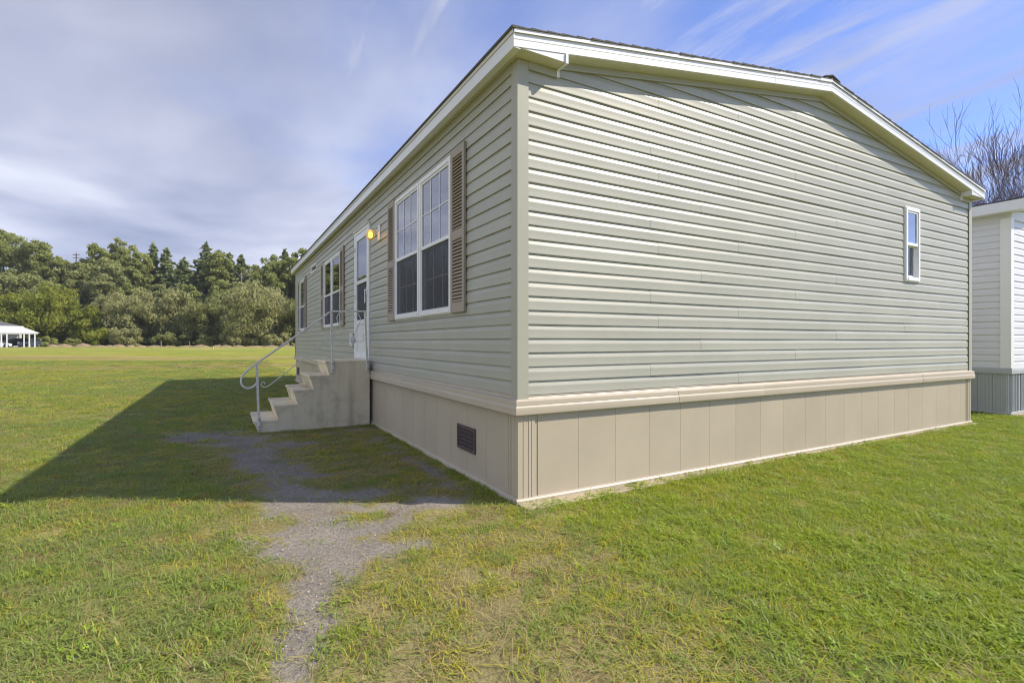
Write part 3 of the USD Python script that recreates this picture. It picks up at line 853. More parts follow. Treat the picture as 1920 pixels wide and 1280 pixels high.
part("handle", join([man(LONG(box(a + .012, a + .062, .0345, .046, hz - .03, hz + .09, .004))), man(LONG(box(a + .022, a + .046, .045, .075, hz + .03, hz + .055, .004))), man(LONG(box(a + .024, a + .044, .066, .080, hz - .16, hz + .055, .005)))]), "white_vinyl", door)
for zz in (1.25, 1.95, 2.75):
    part("hinge", LONG(box(u1 - .040, u1 - .020, .0405, .050, zz, zz + .07, .002)), "rail_iron", door)
part("jamb_foot", LONG(box(u0 - .030, u0 + .034, .0, .043, .814, .839, .002)), "white_metal", door)

# ---- lamp, outlet, vents
lamp = thing("wall_lamp", "lit amber jar lamp on a white bracket between the door and the front window", "lamp")
lu, lz = 3.975, 2.815
part("wall_plate", LONG(box(lu - .055, lu + .055, .012, .032, lz - .12, lz + .10, .006)), "white_vinyl", lamp)
part("bracket", join([tube([(-.03, lu, lz + .01), (-.06, lu + .005, lz + .035), (-.10, lu + .01, lz + .045), (-.135, lu + .01, lz + .045)], .013, 10)]), "white_metal", lamp, smooth=30)
cap_prof = np.array([(0, .055), (.045, .050), (.056, .030), (.056, .012), (.0, .012)])
rev = trimesh.creation.revolve(cap_prof[::-1], sections=20)
rev.apply_translation((-.145, lu + .01, lz))
part("cap", (np.array(rev.vertices), np.array(rev.faces)), "white_metal", lamp, smooth=30)
sh = trimesh.creation.icosphere(3, 1.0)
sh.vertices *= (.068, .068, .085)
sh.apply_translation((-.145, lu + .01, lz - .05))
part("globe", (np.array(sh.vertices), np.array(sh.faces)), "lamp_glass", lamp, smooth=True)
bu = trimesh.creation.icosphere(2, 1.0)
bu.vertices *= (.034, .034, .046)
bu.apply_translation((-.145, lu + .01, lz - .045))
part("bulb", (np.array(bu.vertices), np.array(bu.faces)), "lamp_light", lamp, smooth=True)

ob = thing("outlet_box", "small white weatherproof outlet box on the siding beside the door", "outlet")
part("box", LONG(box(5.70, 5.83, .017, .050, 1.16, 1.385, .005)), "white_vinyl", ob)
part("cover", LONG(box(5.715, 5.815, .0505, .064, 1.19, 1.36, .005)), "door_panel", ob)


def vent(u0, u1, z0, z1, label):
    v = thing("foundation_vent", label, "vent", "brown vents in the skirting of the mobile home")
    t = .034
    items = [box(u0, u0 + t, .0105, .024, z0, z1, .003), box(u1 - t, u1, .0105, .024, z0, z1, .003), box(u0 + t - .002, u1 - t + .002, .0105, .0235, z1 - t, z1, .003), box(u0 + t - .002, u1 - t + .002, .0105, .0235, z0, z0 + t, .003)]
    part("frame", join([man(LONG(x)) for x in items]), "brown_metal", v)
    part("back", LONG(box(u0 + .01, u1 - .01, .0098, .0112, z0 + .01, z1 - .01)), "dark", v)
    n = 5
    for i in range(n):
        z = z0 + t + (i + .5) * (z1 - z0 - 2 * t) / n
        q = box(u0 + t - .002, u1 - t + .002, -.002, .002, -.012, .012).rotate((-35, 0, 0)).translate((0, .0195, z))
        part("louver", LONG(q), "brown_metal", v)
    gr = []
    for i in range(12):
        u = u0 + t + (i + .5) * (u1 - u0 - 2 * t) / 12
        gr.append(man(LONG(box(u - .0022, u + .0022, .0118, .0135, z0 + t, z1 - t))))
    for i in range(9):
        z = z0 + t + (i + .5) * (z1 - z0 - 2 * t) / 9
        gr.append(man(LONG(box(u0 + t, u1 - t, .0137, .0150, z - .0022, z + .0022))))
    part("wire_mesh", join(gr), "vent_mesh", v)
    for u in (u0 + .014, u1 - .014):
        for z in (z0 + .014, z1 - .014):
            part("screw", LONG(box(u - .005, u + .005, .024, .027, z - .005, z + .005, .002)), "vent_mesh", v)


vent(.745, 1.145, .237, .465, "brown louvered foundation vent in the skirting by the near corner")
vent(13.15, 13.55, .237, .465, "small dark foundation vent low at the far end of the long wall")

# ------------------------------------------------------------------ steps
steps = thing("precast_steps", "precast concrete steps with leaning risers up to the white door", "steps")
SY0, SY1 = 4.37, 5.42
fx = [-1.618, -1.368, -1.122, -.905, -.690]
sz = [.160, .360, .560, .755, .960]
prof = []
for i in range(5):
    zb = -.06 if i == 0 else sz[i - 1]
    ins = .055
    prof += [(fx[i] + ins + (.02 if i == 0 else 0), zb), (fx[i] + .012, sz[i] - .045), (fx[i], sz[i] - .030), (fx[i], sz[i] - .006), (fx[i] + .006, sz[i])]
prof += [(-.062, .960), (-.062, -.06)]
body = prism_xz(prof[::-1], SY0, SY1)
bd = man(body.refine_to_length(.07))
v = bd[0]
v = v + 0.006 * (meshkit.fbm(v * 6, 3, 4)[:, None] - .5) * np.array([1, 1, .4])
part("step_body", (v, bd[1]), "step_concrete", steps, smooth=28)
for i in range(5):
    xb = fx[i + 1] + .052 if i < 4 else -.062
    tr = box(fx[i] - .004, xb, SY0 - .006, SY1 + .006, sz[i] - .030, sz[i] + .004, .006)
    part("tread", tr, "step_concrete", steps, smooth=28)

rail = thing("handrail", "grey iron handrail with scrolls on the near side of the concrete steps", "railing")
RY = SY0 - .022


def post(x0, z0, x1, z1):
    w = .0145
    e = m3.Manifold.hull_points(np.array([(x + dx, RY + dy, z) for x, z in ((x0, z0), (x1, z1)) for dx in (-w, w) for dy in (-w, w)]))
    return man(e)


def flat(pts, w=.013, t=.0045):
    """Flat iron bar bent in the plane of the railing."""
    return tube([(x, RY, z) for x, z in pts], t, 6), w


def rod(pts, r=.0065, n=6):
    return tube([(x, RY, z) for x, z in pts], r, n)


for (x0, zb, x1, zt) in ((-1.556, .06, -1.583, .945), (-.597, .80, -.617, 1.665), (-.100, .815, -.136, 1.690)):
    p = part("post", post(x0, zb, x1, zt), "rail_iron", rail)
    part("foot_plate", join([man(box(x0 - .024, x0 + .024, SY0 - .011, SY0 - .0055, zb - .01, zb + .16, .001))]), "rail_iron", p)
    for dz in (.03, .12):
        s_ = trimesh.creation.cylinder(.008, .014, sections=8)
        s_.apply_transform(trimesh.transformations.rotation_matrix(np.pi / 2, [1, 0, 0]))
        s_.apply_translation((x0, RY - .019, zb + dz))
        part("bolt", (np.array(s_.vertices), np.array(s_.faces)), "bolt", p)
hr = np.vstack([spline([(-1.578, .690), (-1.62, .640), (-1.69, .616), (-1.752, .650), (-1.772, .725), (-1.735, .815), (-1.60, .940)], 36), spline([(-1.40, 1.090), (-1.0, 1.390), (-.72, 1.602)], 8), spline([(-.66, 1.655), (-.60, 1.678), (-.50, 1.684), (-.30, 1.690), (-.118, 1.696)], 16)])
part("top_rail", tube([(x, RY, z) for x, z in hr], .0130, 8), "rail_iron", rail, smooth=40)
lr = np.vstack([spline([(-1.480, .668), (-1.497, .690), (-1.520, .688), (-1.530, .660), (-1.508, .628), (-1.46, .625), (-1.40, .668)], 26), [(-1.2, .832), (-.9, 1.078)], spline([(-.70, 1.243), (-.660, 1.285), (-.655, 1.325), (-.680, 1.345), (-.702, 1.325)], 16)])
part("lower_rail", rod(lr, .0068), "rail_iron", rail, smooth=40)
part("scroll", rod(spline([(-.493, 1.672), (-.530, 1.625), (-.537, 1.56), (-.500, 1.475), (-.42, 1.375), (-.335, 1.275)], 26)), "rail_iron", rail, smooth=40)
part("scroll", rod(spline([(-.262, 1.677), (-.222, 1.635), (-.203, 1.575), (-.222, 1.50), (-.258, 1.43), (-.285, 1.345), (-.300, 1.28)], 26)), "rail_iron", rail, smooth=40)
part("scroll", rod(spline([(-.400, 1.68), (-.378, 1.61), (-.345, 1.585), (-.300, 1.592), (-.272, 1.64)], 18), .005), "rail_iron", rail, smooth=40)
part("scroll", rod(spline([(-.125, 1.325), (-.150, 1.345), (-.168, 1.325), (-.150, 1.275), (-.20, 1.245), (-.285, 1.250)], 22), .0055), "rail_iron", rail, smooth=40)
part("scroll", rod(spline([(-.600, 1.300), (-.575, 1.325), (-.555, 1.300), (-.570, 1.265), (-.52, 1.238), (-.42, 1.240), (-.335, 1.252)], 22), .0055), "rail_iron", rail, smooth=40)
ro = []
for k in range(8):
    a = k * math.pi / 4
    e = trimesh.creation.icosphere(1, 1.0)
    e.vertices *= (.022, .008, .013)
    e.apply_transform(trimesh.transformations.rotation_matrix(a, [0, 1, 0]))
    e.apply_translation((-.310 + .026 * math.cos(a), RY - .008, 1.258 - .026 * math.sin(a)))
    ro.append((np.array(e.vertices), np.array(e.faces)))
e = trimesh.creation.icosphere(2, .016); e.apply_translation((-.310, RY - .012, 1.258)); ro.append((np.array(e.vertices), np.array(e.faces)))
part("rosette", join(ro), "rail_iron", rail, smooth=True)

# ------------------------------------------------------------------ neighbouring white house
nb = thing("neighbour_house", "white vinyl sided house with grey ribbed skirting behind the right end", "house")
NX, NY = 9.55, .02
NL, NG = Wall("long", (NX, NY, 0)), Wall("gable", (NX, NY, 0))
part("wall", box(NX + .01, NX + 6.0, NY + .01, NY + 12.0, .0, 3.40), "neighbour_siding", nb)
NP = .1135
siding(NL, nb, "", 12.0, .80, 22, [], [(3.7, 7.4), (2.2, 5.9, 9.5)], "neighbour_siding", lo=.10, hi=11.9, pitch=NP, clip=[((0, 0, -1), -3.26)], seed=5)
siding(NG, nb, "", 6.0, .80, 22, [], [(3.7,), (2.2,)], "neighbour_siding", lo=.10, hi=5.9, pitch=NP, clip=[((0, 0, -1), -3.30)], seed=6)
part("corner_post", prism_xy([(NX + x, NY + y) for x, y in [(-.026, -.026), (.10, -.026), (.10, .0), (.0, .0), (.0, .115), (-.026, .115)]], .79, 3.32), "white_vinyl", nb)
part("trim_band", join([man(NL(along_u([(0, .70), (.035, .70), (.038, .76), (.03, .795), (0, .80)], -.038, 12))), man(NG(along_u([(0, .70), (.035, .70), (.038, .76), (.03, .795), (0, .80)], -.038, 6)))]), "neighbour_grey", nb)
for wall, n in ((NL, 22), (NG, 12)):
    for i in range(n):
        u = .02 + i * .2
        sol = along_u([(-.005, .05), (.006 + .002 * (i % 2), .05), (.006 + .002 * (i % 2), .70), (-.005, .70)], u + .003, u + .197)
        items = [man(wall(sol))] + [man(wall(box(u + o, u + o + .02, .0085, .018, .05, .70, .003))) for o in (.01, .07, .13)]
        part("skirting_panel", join(items), "neighbour_grey", nb)
part("bottom_rail", join([man(NL(box(-.03, 12, -.004, .028, .02, .055, .004))), man(NG(box(-.026, 6, -.004, .0275, .02, .055, .004)))]), "neighbour_grey", nb)
ns = .16
nz = 3.575
nroof = prism_xz([(NX - .22, nz - .05), (NX + 2.9, nz - .05 + ns * 3.12), (NX + 6.2, nz - .05 - .03), (NX + 6.2, nz), (NX + 2.9, nz + ns * 3.12), (NX - .22, nz)][::1], NY - .22, NY + 12.3)
nr = part("roof", nroof, "shingle", nb)
rng = np.random.default_rng(8)
for k in range(20):
    a = NX - .235 + k * .15
    y0 = NY - .240 + rng.uniform(-.010, .006)
    zz = lambda x: nz + ns * (x - (NX - .22))
    part("shingle_course", prism_xz([(a, zz(a) + .001), (a + .19, zz(a + .19) + .001), (a + .19, zz(a + .19) + .004), (a, zz(a) + .016)], y0, NY + 12.31), "shingle", nr)
part("eave_fascia", join([man(box(NX - .235, NX - .222, NY - .2200, NY + 12.3, 3.405, 3.565, .002)), man(box(NX - .2345, NX - .0, NY - .2195, NY + 12.3, 3.395, 3.4045))]), "white_metal", nb)
part("rake_fascia", join([man(prism_xz([(NX - .235, 3.395), (NX + 2.9, 3.395 + ns * 3.12), (NX + 2.9, 3.568 + ns * 3.12), (NX - .235, 3.568)], NY - .245, NY - .2205)), man(prism_xz([(NX - .21, 3.405), (NX + 2.9, 3.405 + ns * 3.12), (NX + 2.9, 3.415 + ns * 3.12), (NX - .21, 3.415)], NY - .2200, NY))]), "white_metal", nb)
part("gable_panel", prism_xz([(NX, 3.30), (NX + 6, 3.30), (NX + 6, 3.39), (NX + 2.9, 3.395 + ns * 2.9), (NX, 3.40)], NY - .0240, NY + .05), "neighbour_siding", nb)
nf = part("concrete_footing", box(NX - .06, NX + 6.1, NY - .10, NY + .3, -.05, .022), "slab_concrete", nb)

# ------------------------------------------------------------------ trees
def cards(c, nrm, size, rng, jitter=0.5, aspect=1.5, upright=0.0):
    """Leaf clumps: small bent quads at the points c, roughly facing nrm."""
    n = len(c)
    d = nrm + jitter * rng.normal(size=(n, 3))
    d /= np.linalg.norm(d, axis=1, keepdims=True) + 1e-9
    r = rng.normal(size=(n, 3))
    if upright:
        r = r * (1 - upright) + np.array([0, 0, -1.0]) * upright * 1.5
    t = np.cross(d, np.cross(r, d)); t /= np.linalg.norm(t, axis=1, keepdims=True) + 1e-9
    b = np.cross(d, t)
    s = size * rng.uniform(.6, 1.35, (n, 1))
    L, W = t * s * aspect * .5, b * s * .5
    bend = d * s * rng.uniform(-.25, .25, (n, 1))
    v = np.stack([c - L, c - W * rng.uniform(.7, 1.1, (n, 1)) + bend, c + L, c + W * rng.uniform(.7, 1.1, (n, 1)) + bend], 1).reshape(-1, 3)
    k = np.arange(n)[:, None] * 4
    f = np.concatenate([k + np.array([[0, 1, 2]]), k + np.array([[0, 2, 3]])], 0)
    return v, f


def lump_crown(rng, H, W, z0, nl, ncards, size, top=1.0, soft=.35, upright=0.0, lump=.30, aspect=1.5, flat=.85):
    """Crown of nl lumps inside an egg from z0 to H, width W, with gaps between the lumps."""
    cz, rz, rx = (z0 + H) / 2, (H - z0) / 2, W / 2
    lum = []
    while len(lum) < nl:
        p = rng.normal(size=3); p /= np.linalg.norm(p)
        rr = rng.uniform(.45, .92) if rng.random() < .82 else rng.uniform(0, .45)
        p = p * rr
        taper = 1.0 - .28 * max(0, p[2]) * top
        lum.append((p[0] * rx * taper, p[1] * rx * taper, cz + p[2] * rz))
    lum = np.array(lum)
    lr = rng.uniform(.65, 1.25, nl) * lump * min(rx, rz * 1.1)
    share = lr ** 2 / np.sum(lr ** 2)
    idx = rng.choice(nl, ncards, p=share)
    d = rng.normal(size=(ncards, 3)); d[:, 2] += .30
    d /= np.linalg.norm(d, axis=1, keepdims=True)
    rad = lr[idx] * (1 - soft * rng.random(ncards) ** 1.5 + .14 * rng.normal(size=ncards))
    c = lum[idx] + d * rad[:, None] * np.array([1, 1, flat])
    v, f = cards(c, d, size, rng, upright=upright, aspect=aspect)
    return v, f, lum


def trunk_mesh(rng, H, r0, lum, n=6, lean=.02, fork=.35):
    top = np.array([rng.normal() * lean * H, rng.normal() * lean * H, H])
    ts = np.linspace(0, 1, 7)
    P = np.outer(ts, top) + np.array([0, 0, -.3]) * (1 - ts[:, None])
    P[1:-1, :2] += rng.normal(size=(5, 2)) * .012 * H
    parts_ = [tube(P, r0, 7, r0 * .18)]
    for i in rng.choice(len(lum), min(n, len(lum)), replace=False):
        t = np.clip(lum[i][2] / H - .22, fork, .85)
        s = np.array([np.interp(t, ts, P[:, k]) for k in range(3)])
        m = (s + lum[i]) / 2 + np.array([0, 0, -.03 * H])
        parts_.append(tube([s, m, lum[i]], r0 * (1 - t) * .55 + .02, 5, .02))
    return join(parts_)


def conifer_mesh(rng, H, W, z0, size, n=2600, gaps=.25):
    """Tiers of drooping boughs that get shorter towards a pointed top."""
    pts, nr, limbs = [], [], []
    z = z0
    while z < H * .97:
        t = (z - z0) / (H - z0)
        R = W / 2 * (1 - t) ** .62 * rng.uniform(.60, 1.2) + .10
        nb_ = rng.integers(5, 8)
        a0 = rng.uniform(0, 6.28)
        for k in range(nb_):
            if rng.random() < gaps * .5:
                continue
            a = a0 + k * 6.283 / nb_ + rng.normal() * .15
            L = R * rng.uniform(.5, 1.15)
            m = max(6, int(60 * L / (W / 2) + 6))
            s = rng.random(m) ** .7
            rise = rng.uniform(-.05, .22)
            droop = s * L * rise - .22 * L * s ** 2
            spread = rng.normal(size=(m, 2)) * (.10 + .14 * s[:, None]) * L * .6
            ca, sa = math.cos(a), math.sin(a)
            pts.append(np.stack([s * L * ca - spread[:, 0] * sa, s * L * sa + spread[:, 0] * ca, z + droop + spread[:, 1] * .35], -1))
            nr.append(np.tile([ca * .4, sa * .4, .8], (m, 1)))
        z += (H - z0) * rng.uniform(.030, .052)
    m = 40
    pts.append(np.stack([rng.normal(size=m) * .12, rng.normal(size=m) * .12, H * (.9 + .1 * rng.random(m))], -1)); nr.append(rng.normal(size=(m, 3)))
    c, d = np.vstack(pts), np.vstack(nr)
    return cards(c, d, size, rng, jitter=.55, aspect=2.0)


def tree(name, label, px, q, top, width, kind, seed, leaf=None, base=None, group=None, cat="tree", bark="bark"):
    rng = np.random.default_rng(seed)
    p = at(px, q)
    zb = float(terrain(p[0], p[1])) if base is None else base
    H = CZ + (639 - top) / 960 * q - zb
    W = width / 960 * q
    t = thing(name, label, cat, group, (p[0], p[1], zb), rng.uniform(0, 360))
    k = q / 130.0
    if kind == "round":
        v, f, lum = lump_crown(rng, H, W, H * .14, 95, 9000, .42 * k, soft=.6, lump=.20, top=.8)
        part("trunk", trunk_mesh(rng, H * .86, .018 * H, lum, 9), bark, t)
        part("crown", (v, f), leaf or "leaf_green", t)
    elif kind == "tall":
        v, f, lum = lump_crown(rng, H, W, H * .22, 95, 9000, .42 * k, soft=.6, lump=.21, top=1.5)
        part("trunk", trunk_mesh(rng, H * .9, .014 * H, lum, 10), bark, t)
        part("crown", (v, f), leaf or "leaf_green", t)
    elif kind == "willow":
        v, f, lum = lump_crown(rng, H, W, H * .0, 90, 14000, .34 * k, soft=.6, upright=.55, lump=.22, aspect=2.2, top=.5, flat=.95)
        part("trunk", trunk_mesh(rng, H * .7, .022 * H, lum, 10, fork=.12), bark, t)
        part("crown", (v, f), leaf or "leaf_willow", t)
    elif kind == "bush":
        v, f, lum = lump_crown(rng, H, W, -H * .15, 26, 3600, .38 * k, soft=.45, lump=.33, aspect=1.7, top=.4)
        part("stems", join([tube([(rng.normal() * .1, rng.normal() * .1, -.2), (l[0] * .5, l[1] * .5, l[2] * .6), l], .05, 5, .012) for l in lum[:8]]), bark, t)
        part("crown", (v, f), leaf or "leaf_shrub", t)
    elif kind == "conifer":
        v, f = conifer_mesh(rng, H, W, H * .10, .52 * k)
        part("trunk", tube([(0, 0, -.3), (0, 0, H * .5), (0, 0, H * .98)], .014 * H, 7, .02), bark, t)
        part("crown", (v, f), leaf or "leaf_conifer", t)
    return t


HILL = "wooded hillside trees behind the field"
spec = [
    # name, label, px, q, top, width, kind, leaf
    ("broadleaf_tree", "tall loose crowned tree at the left edge of the wooded hill", 8, 168, 422, 90, "tall", "leaf_green"),
    ("broadleaf_tree", "big round airy tree right of the leftmost tall hill tree", 68, 166, 434, 82, "round", "leaf_green"),
    ("broadleaf_tree", "short broad tree at the foot of the big airy tree, leftmost on the hill", 40, 154, 498, 90, "round", "leaf_mid"),
    ("broadleaf_tree", "low round tree in the dip of the skyline beside the utility pole", 122, 168, 484, 66, "round", "leaf_green"),
    ("broadleaf_tree", "grey green tree right below the utility pole on the hill", 150, 160, 490, 66, "tall", "leaf_mid"),
    ("broadleaf_tree", "tall tree that starts the high tree group right of the utility pole", 184, 168, 452, 74, "tall", "leaf_green"),
    ("broadleaf_tree", "highest round crown of the tree group right of the utility pole", 228, 172, 442, 78, "round", "leaf_green"),
    ("broadleaf_tree", "tree with pale trunks low in the middle of the high tree group", 208, 156, 478, 84, "tall", "leaf_mid"),
    ("broadleaf_tree", "tree on the right flank of the high tree group beside the pines", 258, 162, 466, 66, "tall", "leaf_green"),
    ("pine_tree", "dark pine next to the right flank of the high tree group", 287, 168, 454, 56, "conifer", None),
    ("pine_tree", "slender open pine, second of the three pines left of the dense tall tree", 312, 167, 464, 60, "conifer", None),
    ("pine_tree", "wide branching pine, lowest of the three pines left of the dense tall tree", 345, 162, 482, 84, "conifer", None),
    ("broadleaf_tree", "small pale tree beneath the slender open pine", 305, 152, 524, 60, "round", "leaf_mid"),
    ("pine_tree", "dense tall dark evergreen right of the three pines", 386, 168, 454, 76, "conifer", None),
    ("broadleaf_tree", "bright green leafy tree grown against the dense tall evergreen", 408, 164, 466, 64, "tall", "leaf_green"),
    ("pine_tree", "narrow spire shaped evergreen right of the bright green leafy tree", 430, 168, 474, 54, "conifer", None),
    ("pine_tree", "second spire shaped evergreen left of the gap in the skyline", 452, 170, 477, 58, "conifer", None),
    ("broadleaf_tree", "low grey green tree in the skyline gap behind the big willow", 474, 170, 492, 56, "round", "leaf_mid"),
    ("broadleaf_tree", "broad round tree on the hill above the big willow", 514, 164, 474, 76, "round", "leaf_green"),
    ("pine_tree", "pointed evergreen that peeks over the broad round tree near the house", 534, 176, 467, 52, "conifer", None),
    ("broadleaf_tree", "tree on the hill that meets the roof edge of the mobile home", 566, 168, 460, 70, "round", "leaf_green"),
    ("broadleaf_tree", "tree on the hill half hidden behind the far eave of the mobile home", 610, 166, 458, 80, "round", "leaf_mid"),
    ("broadleaf_tree", "tall dark tree low on the hill between the willows and the dense evergreen", 418, 150, 520, 60, "tall", "leaf_green"),
    ("broadleaf_tree", "small dark tree low on the hill behind the willow row", 245, 150, 530, 66, "tall", "leaf_green"),
    ("broadleaf_tree", "dark tree low on the hill left of the yellow green tree's top", 95, 152, 520, 80, "round", "leaf_mid"),
    ("broadleaf_tree", "shaded tree low on the hill beneath the wide branching pine", 350, 150, 528, 56, "tall", "leaf_green"),
    ("broadleaf_tree", "shaded tree low on the hill behind the left side of the big willow", 455, 152, 522, 60, "tall", "leaf_mid"),
    # edge of the field
    ("yellowing_tree", "big yellow green tree that leans over the dark car and carport", 92, 127, 534, 136, "willow", "leaf_yellow"),
    ("yellowing_tree", "yellow green tree with orange tips at the left picture edge above the white house", 22, 130, 540, 110, "willow", "leaf_yellow"),
    ("yellowing_tree", "smaller yellow green tree at the right side of the big yellow green one", 176, 127, 574, 78, "willow", "leaf_yellow"),
    ("willow_tree", "grey olive willow directly right of the yellow green trees", 205, 134, 540, 88, "willow", "leaf_willow"),
    ("willow_tree", "broad olive willow in the middle of the willow row", 262, 131, 542, 110, "willow", "leaf_willow"),
    ("willow_tree", "olive willow right of the broad middle one", 328, 132, 540, 100, "willow", "leaf_willow"),
    ("willow_tree", "lower olive willow in the dip before the biggest willow", 385, 130, 556, 90, "willow", "leaf_willow_green"),
    ("willow_tree", "biggest rounded willow next to the far corner of the mobile home", 490, 126, 524, 150, "willow", "leaf_willow"),
    ("willow_tree", "olive willow mostly hidden behind the far end of the mobile home", 580, 128, 548, 100, "willow", "leaf_willow_green"),
    ("bush", "bright green round bush below the smaller yellow green tree", 187, 122, 614, 50, "bush", "leaf_yellow"),
    ("bush", "grey green bush right of the bright green round bush", 236, 123, 610, 66, "bush", "leaf_willow"),
    ("bush", "low dark bush at the edge of the dirt heaps beside the carport", 138, 122, 632, 30, "bush", "leaf_green"),
    ("bush", "low bush at the foot of the middle willows", 318, 124, 622, 70, "bush", "leaf_willow_green"),
    ("bush", "low bush in the dark gap left of the biggest willow", 395, 123, 624, 60, "bush", "leaf_willow_green"),
    ("bush", "rounded bush at the foot of the biggest willow", 448, 122, 612, 60, "bush", "leaf_willow"),
    ("bush", "bush at the right foot of the biggest willow beside the house corner", 528, 121, 622, 60, "bush", "leaf_willow"),
    ("bush", "small dark bush in the shade beside the carport's right post", 90, 121, 628, 40, "bush", "leaf_green"),
]
# the wood goes on past the left picture edge, where the windows mirror it
for i, (px, q, top, w, k, lf) in enumerate([(-70, 168, 428, 110, "round", "leaf_green"), (-150, 172, 420, 110, "tall", "leaf_mid"), (-60, 132, 536, 140, "willow", "leaf_yellow"), (-180, 134, 530, 150, "willow", "leaf_willow"),
                                            (-240, 174, 430, 120, "round", "leaf_green"), (-340, 178, 420, 130, "tall", "leaf_green"), (-320, 138, 530, 150, "willow", "leaf_yellow"), (-460, 184, 415, 150, "round", "leaf_mid"),
                                            (-480, 144, 525, 170, "willow", "leaf_willow"), (-600, 190, 410, 160, "tall", "leaf_green"), (680, 170, 462, 100, "round", "leaf_green"), (690, 132, 545, 130, "willow", "leaf_willow")]):
    spec.append(("broadleaf_tree", "tree of the wood's edge beyond what the photograph shows", px, q, top, w, k, lf))
for i, (name, label, px, q, top, w, kind, leaf) in enumerate(spec):
    out = px < -50 or px > 640
    tree(name, label, px, q, top, w, kind, 100 + i, leaf, group="trees of the wood beyond the picture edges" if out else None, cat="bush" if name == "bush" else "tree",
         bark="bark_pale" if i in (4, 7, 12, 26) else "bark")

# dense low growth that fills the wood between the trees
rng = np.random.default_rng(77)
vs, fs, n0 = [], [], 0
for i in range(300):
    px = rng.uniform(-700, 760); q = rng.uniform(130, 205)
    p = at(px, q); zb = float(terrain(p[0], p[1]))
    H = rng.uniform(2.5, 7.0); W = rng.uniform(5, 9)
    n = 260
    d = rng.normal(size=(n, 3)); d[:, 2] = np.abs(d[:, 2]); d /= np.linalg.norm(d, axis=1, keepdims=True)
    c = p + np.array([0, 0, zb - p[2]]) + d * np.array([W / 2, W / 2, H]) * rng.uniform(.8, 1.05, (n, 1))
    v, f = cards(c, d, 1.0, rng, jitter=.7)
    vs.append(v); fs.append(f + n0); n0 += len(v)
und = part("undergrowth", (np.vstack(vs), np.vstack(fs)), "leaf_green")
tag(und, "dark green undergrowth that fills the wood between the tree trunks", "undergrowth", None, "stuff")

# pale dead snag among the spires
sn = at(453, 160); zb = float(terrain(*sn[:2]))
rng = np.random.default_rng(9)
snag = thing("dead_tree", "pale bare dead trunk standing in the wood above the big willow", "tree", None, (sn[0], sn[1], zb))
Hs = CZ + (639 - 508) / 960 * 160 - zb
part("trunk", tube([(0, 0, -.2), (.1, 0, Hs * .5), (.0, .1, Hs)], .20, 7, .05), "bark_pale", snag)
for k in range(14):
    z = Hs * rng.uniform(.45, .97); a = rng.uniform(0, 6.28); L = rng.uniform(1.0, 2.6)
    part("branch", tube([(0.05, 0, z), (L * .5 * math.cos(a), L * .5 * math.sin(a), z + L * .3), (L * math.cos(a), L * math.sin(a), z + L * .75)], .05, 5, .012), "bark_pale", snag)


# leafless tree behind the roof on the right
def bare_tree(label, p, H, seed):
    rng = np.random.default_rng(seed)
    t = thing("bare_tree", label, "tree", None, p)
    part("trunk", tube([(0, 0, -.2), (.05, .02, .8), (.0, .05, 1.7)], [.26, .20, .17], 9), "twig", t, smooth=60)

    def grow(start, direction, L, r, depth, out):
        n = 5
        P = [start]
        d = direction
        for i in range(n):
            d = d + rng.normal(size=3) * .09 + np.array([0, 0, .07])
            d /= np.linalg.norm(d)
            P.append(P[-1] + d * L / n)
        out.append(tube(P, r, 6 if r > .03 else 4, max(r * .40, .0035), cap=False))
        if depth == 0:
            return
        kids = rng.integers(4, 6) if depth > 1 else rng.integers(3, 6)
        for k in range(kids):
            s = rng.uniform(.30, .98)
            i = min(n - 1, int(s * n))
            b = P[i] + (P[i + 1] - P[i]) * (s * n - i)
            dd = (P[i + 1] - P[i]); dd /= np.linalg.norm(dd)
            side = np.cross(dd, rng.normal(size=3)); side /= np.linalg.norm(side) + 1e-9
            nd = dd * rng.uniform(.72, .92) + side * rng.uniform(.32, .55) + np.array([0, 0, .12])
            nd /= np.linalg.norm(nd)
            grow(b, nd, L * rng.uniform(.48, .74), max(r * (1 - s * .5) * .52, .0048), depth - 1, out)

    for k in range(15):
        a = k * 2.4 + rng.normal() * .2
        sp = .08 + .72 * (k / 14.0)
        d = np.array([math.cos(a) * sp, math.sin(a) * sp, 1.0]); d /= np.linalg.norm(d)
        out = []
        grow(np.array([0, 0.04, 1.1 + .06 * k]), d, H * rng.uniform(.52, .60) * (1.05 - .30 * sp), rng.uniform(.040, .062), 4, out)
        part("limb", join(out), "twig", t)
    return t


bt = at(1888, 22.0)
bare_tree("leafless tree with many thin upright branches behind the white neighbour house", (bt[0], bt[1], 0.0), 8.2, 4)

# ------------------------------------------------------------------ far edge of the field
def order(i):
    return ["first", "second", "third", "fourth", "fifth", "sixth", "seventh", "eighth", "ninth", "tenth", "eleventh", "twelfth", "thirteenth", "fourteenth", "fifteenth", "sixteenth", "seventeenth", "eighteenth"][i]


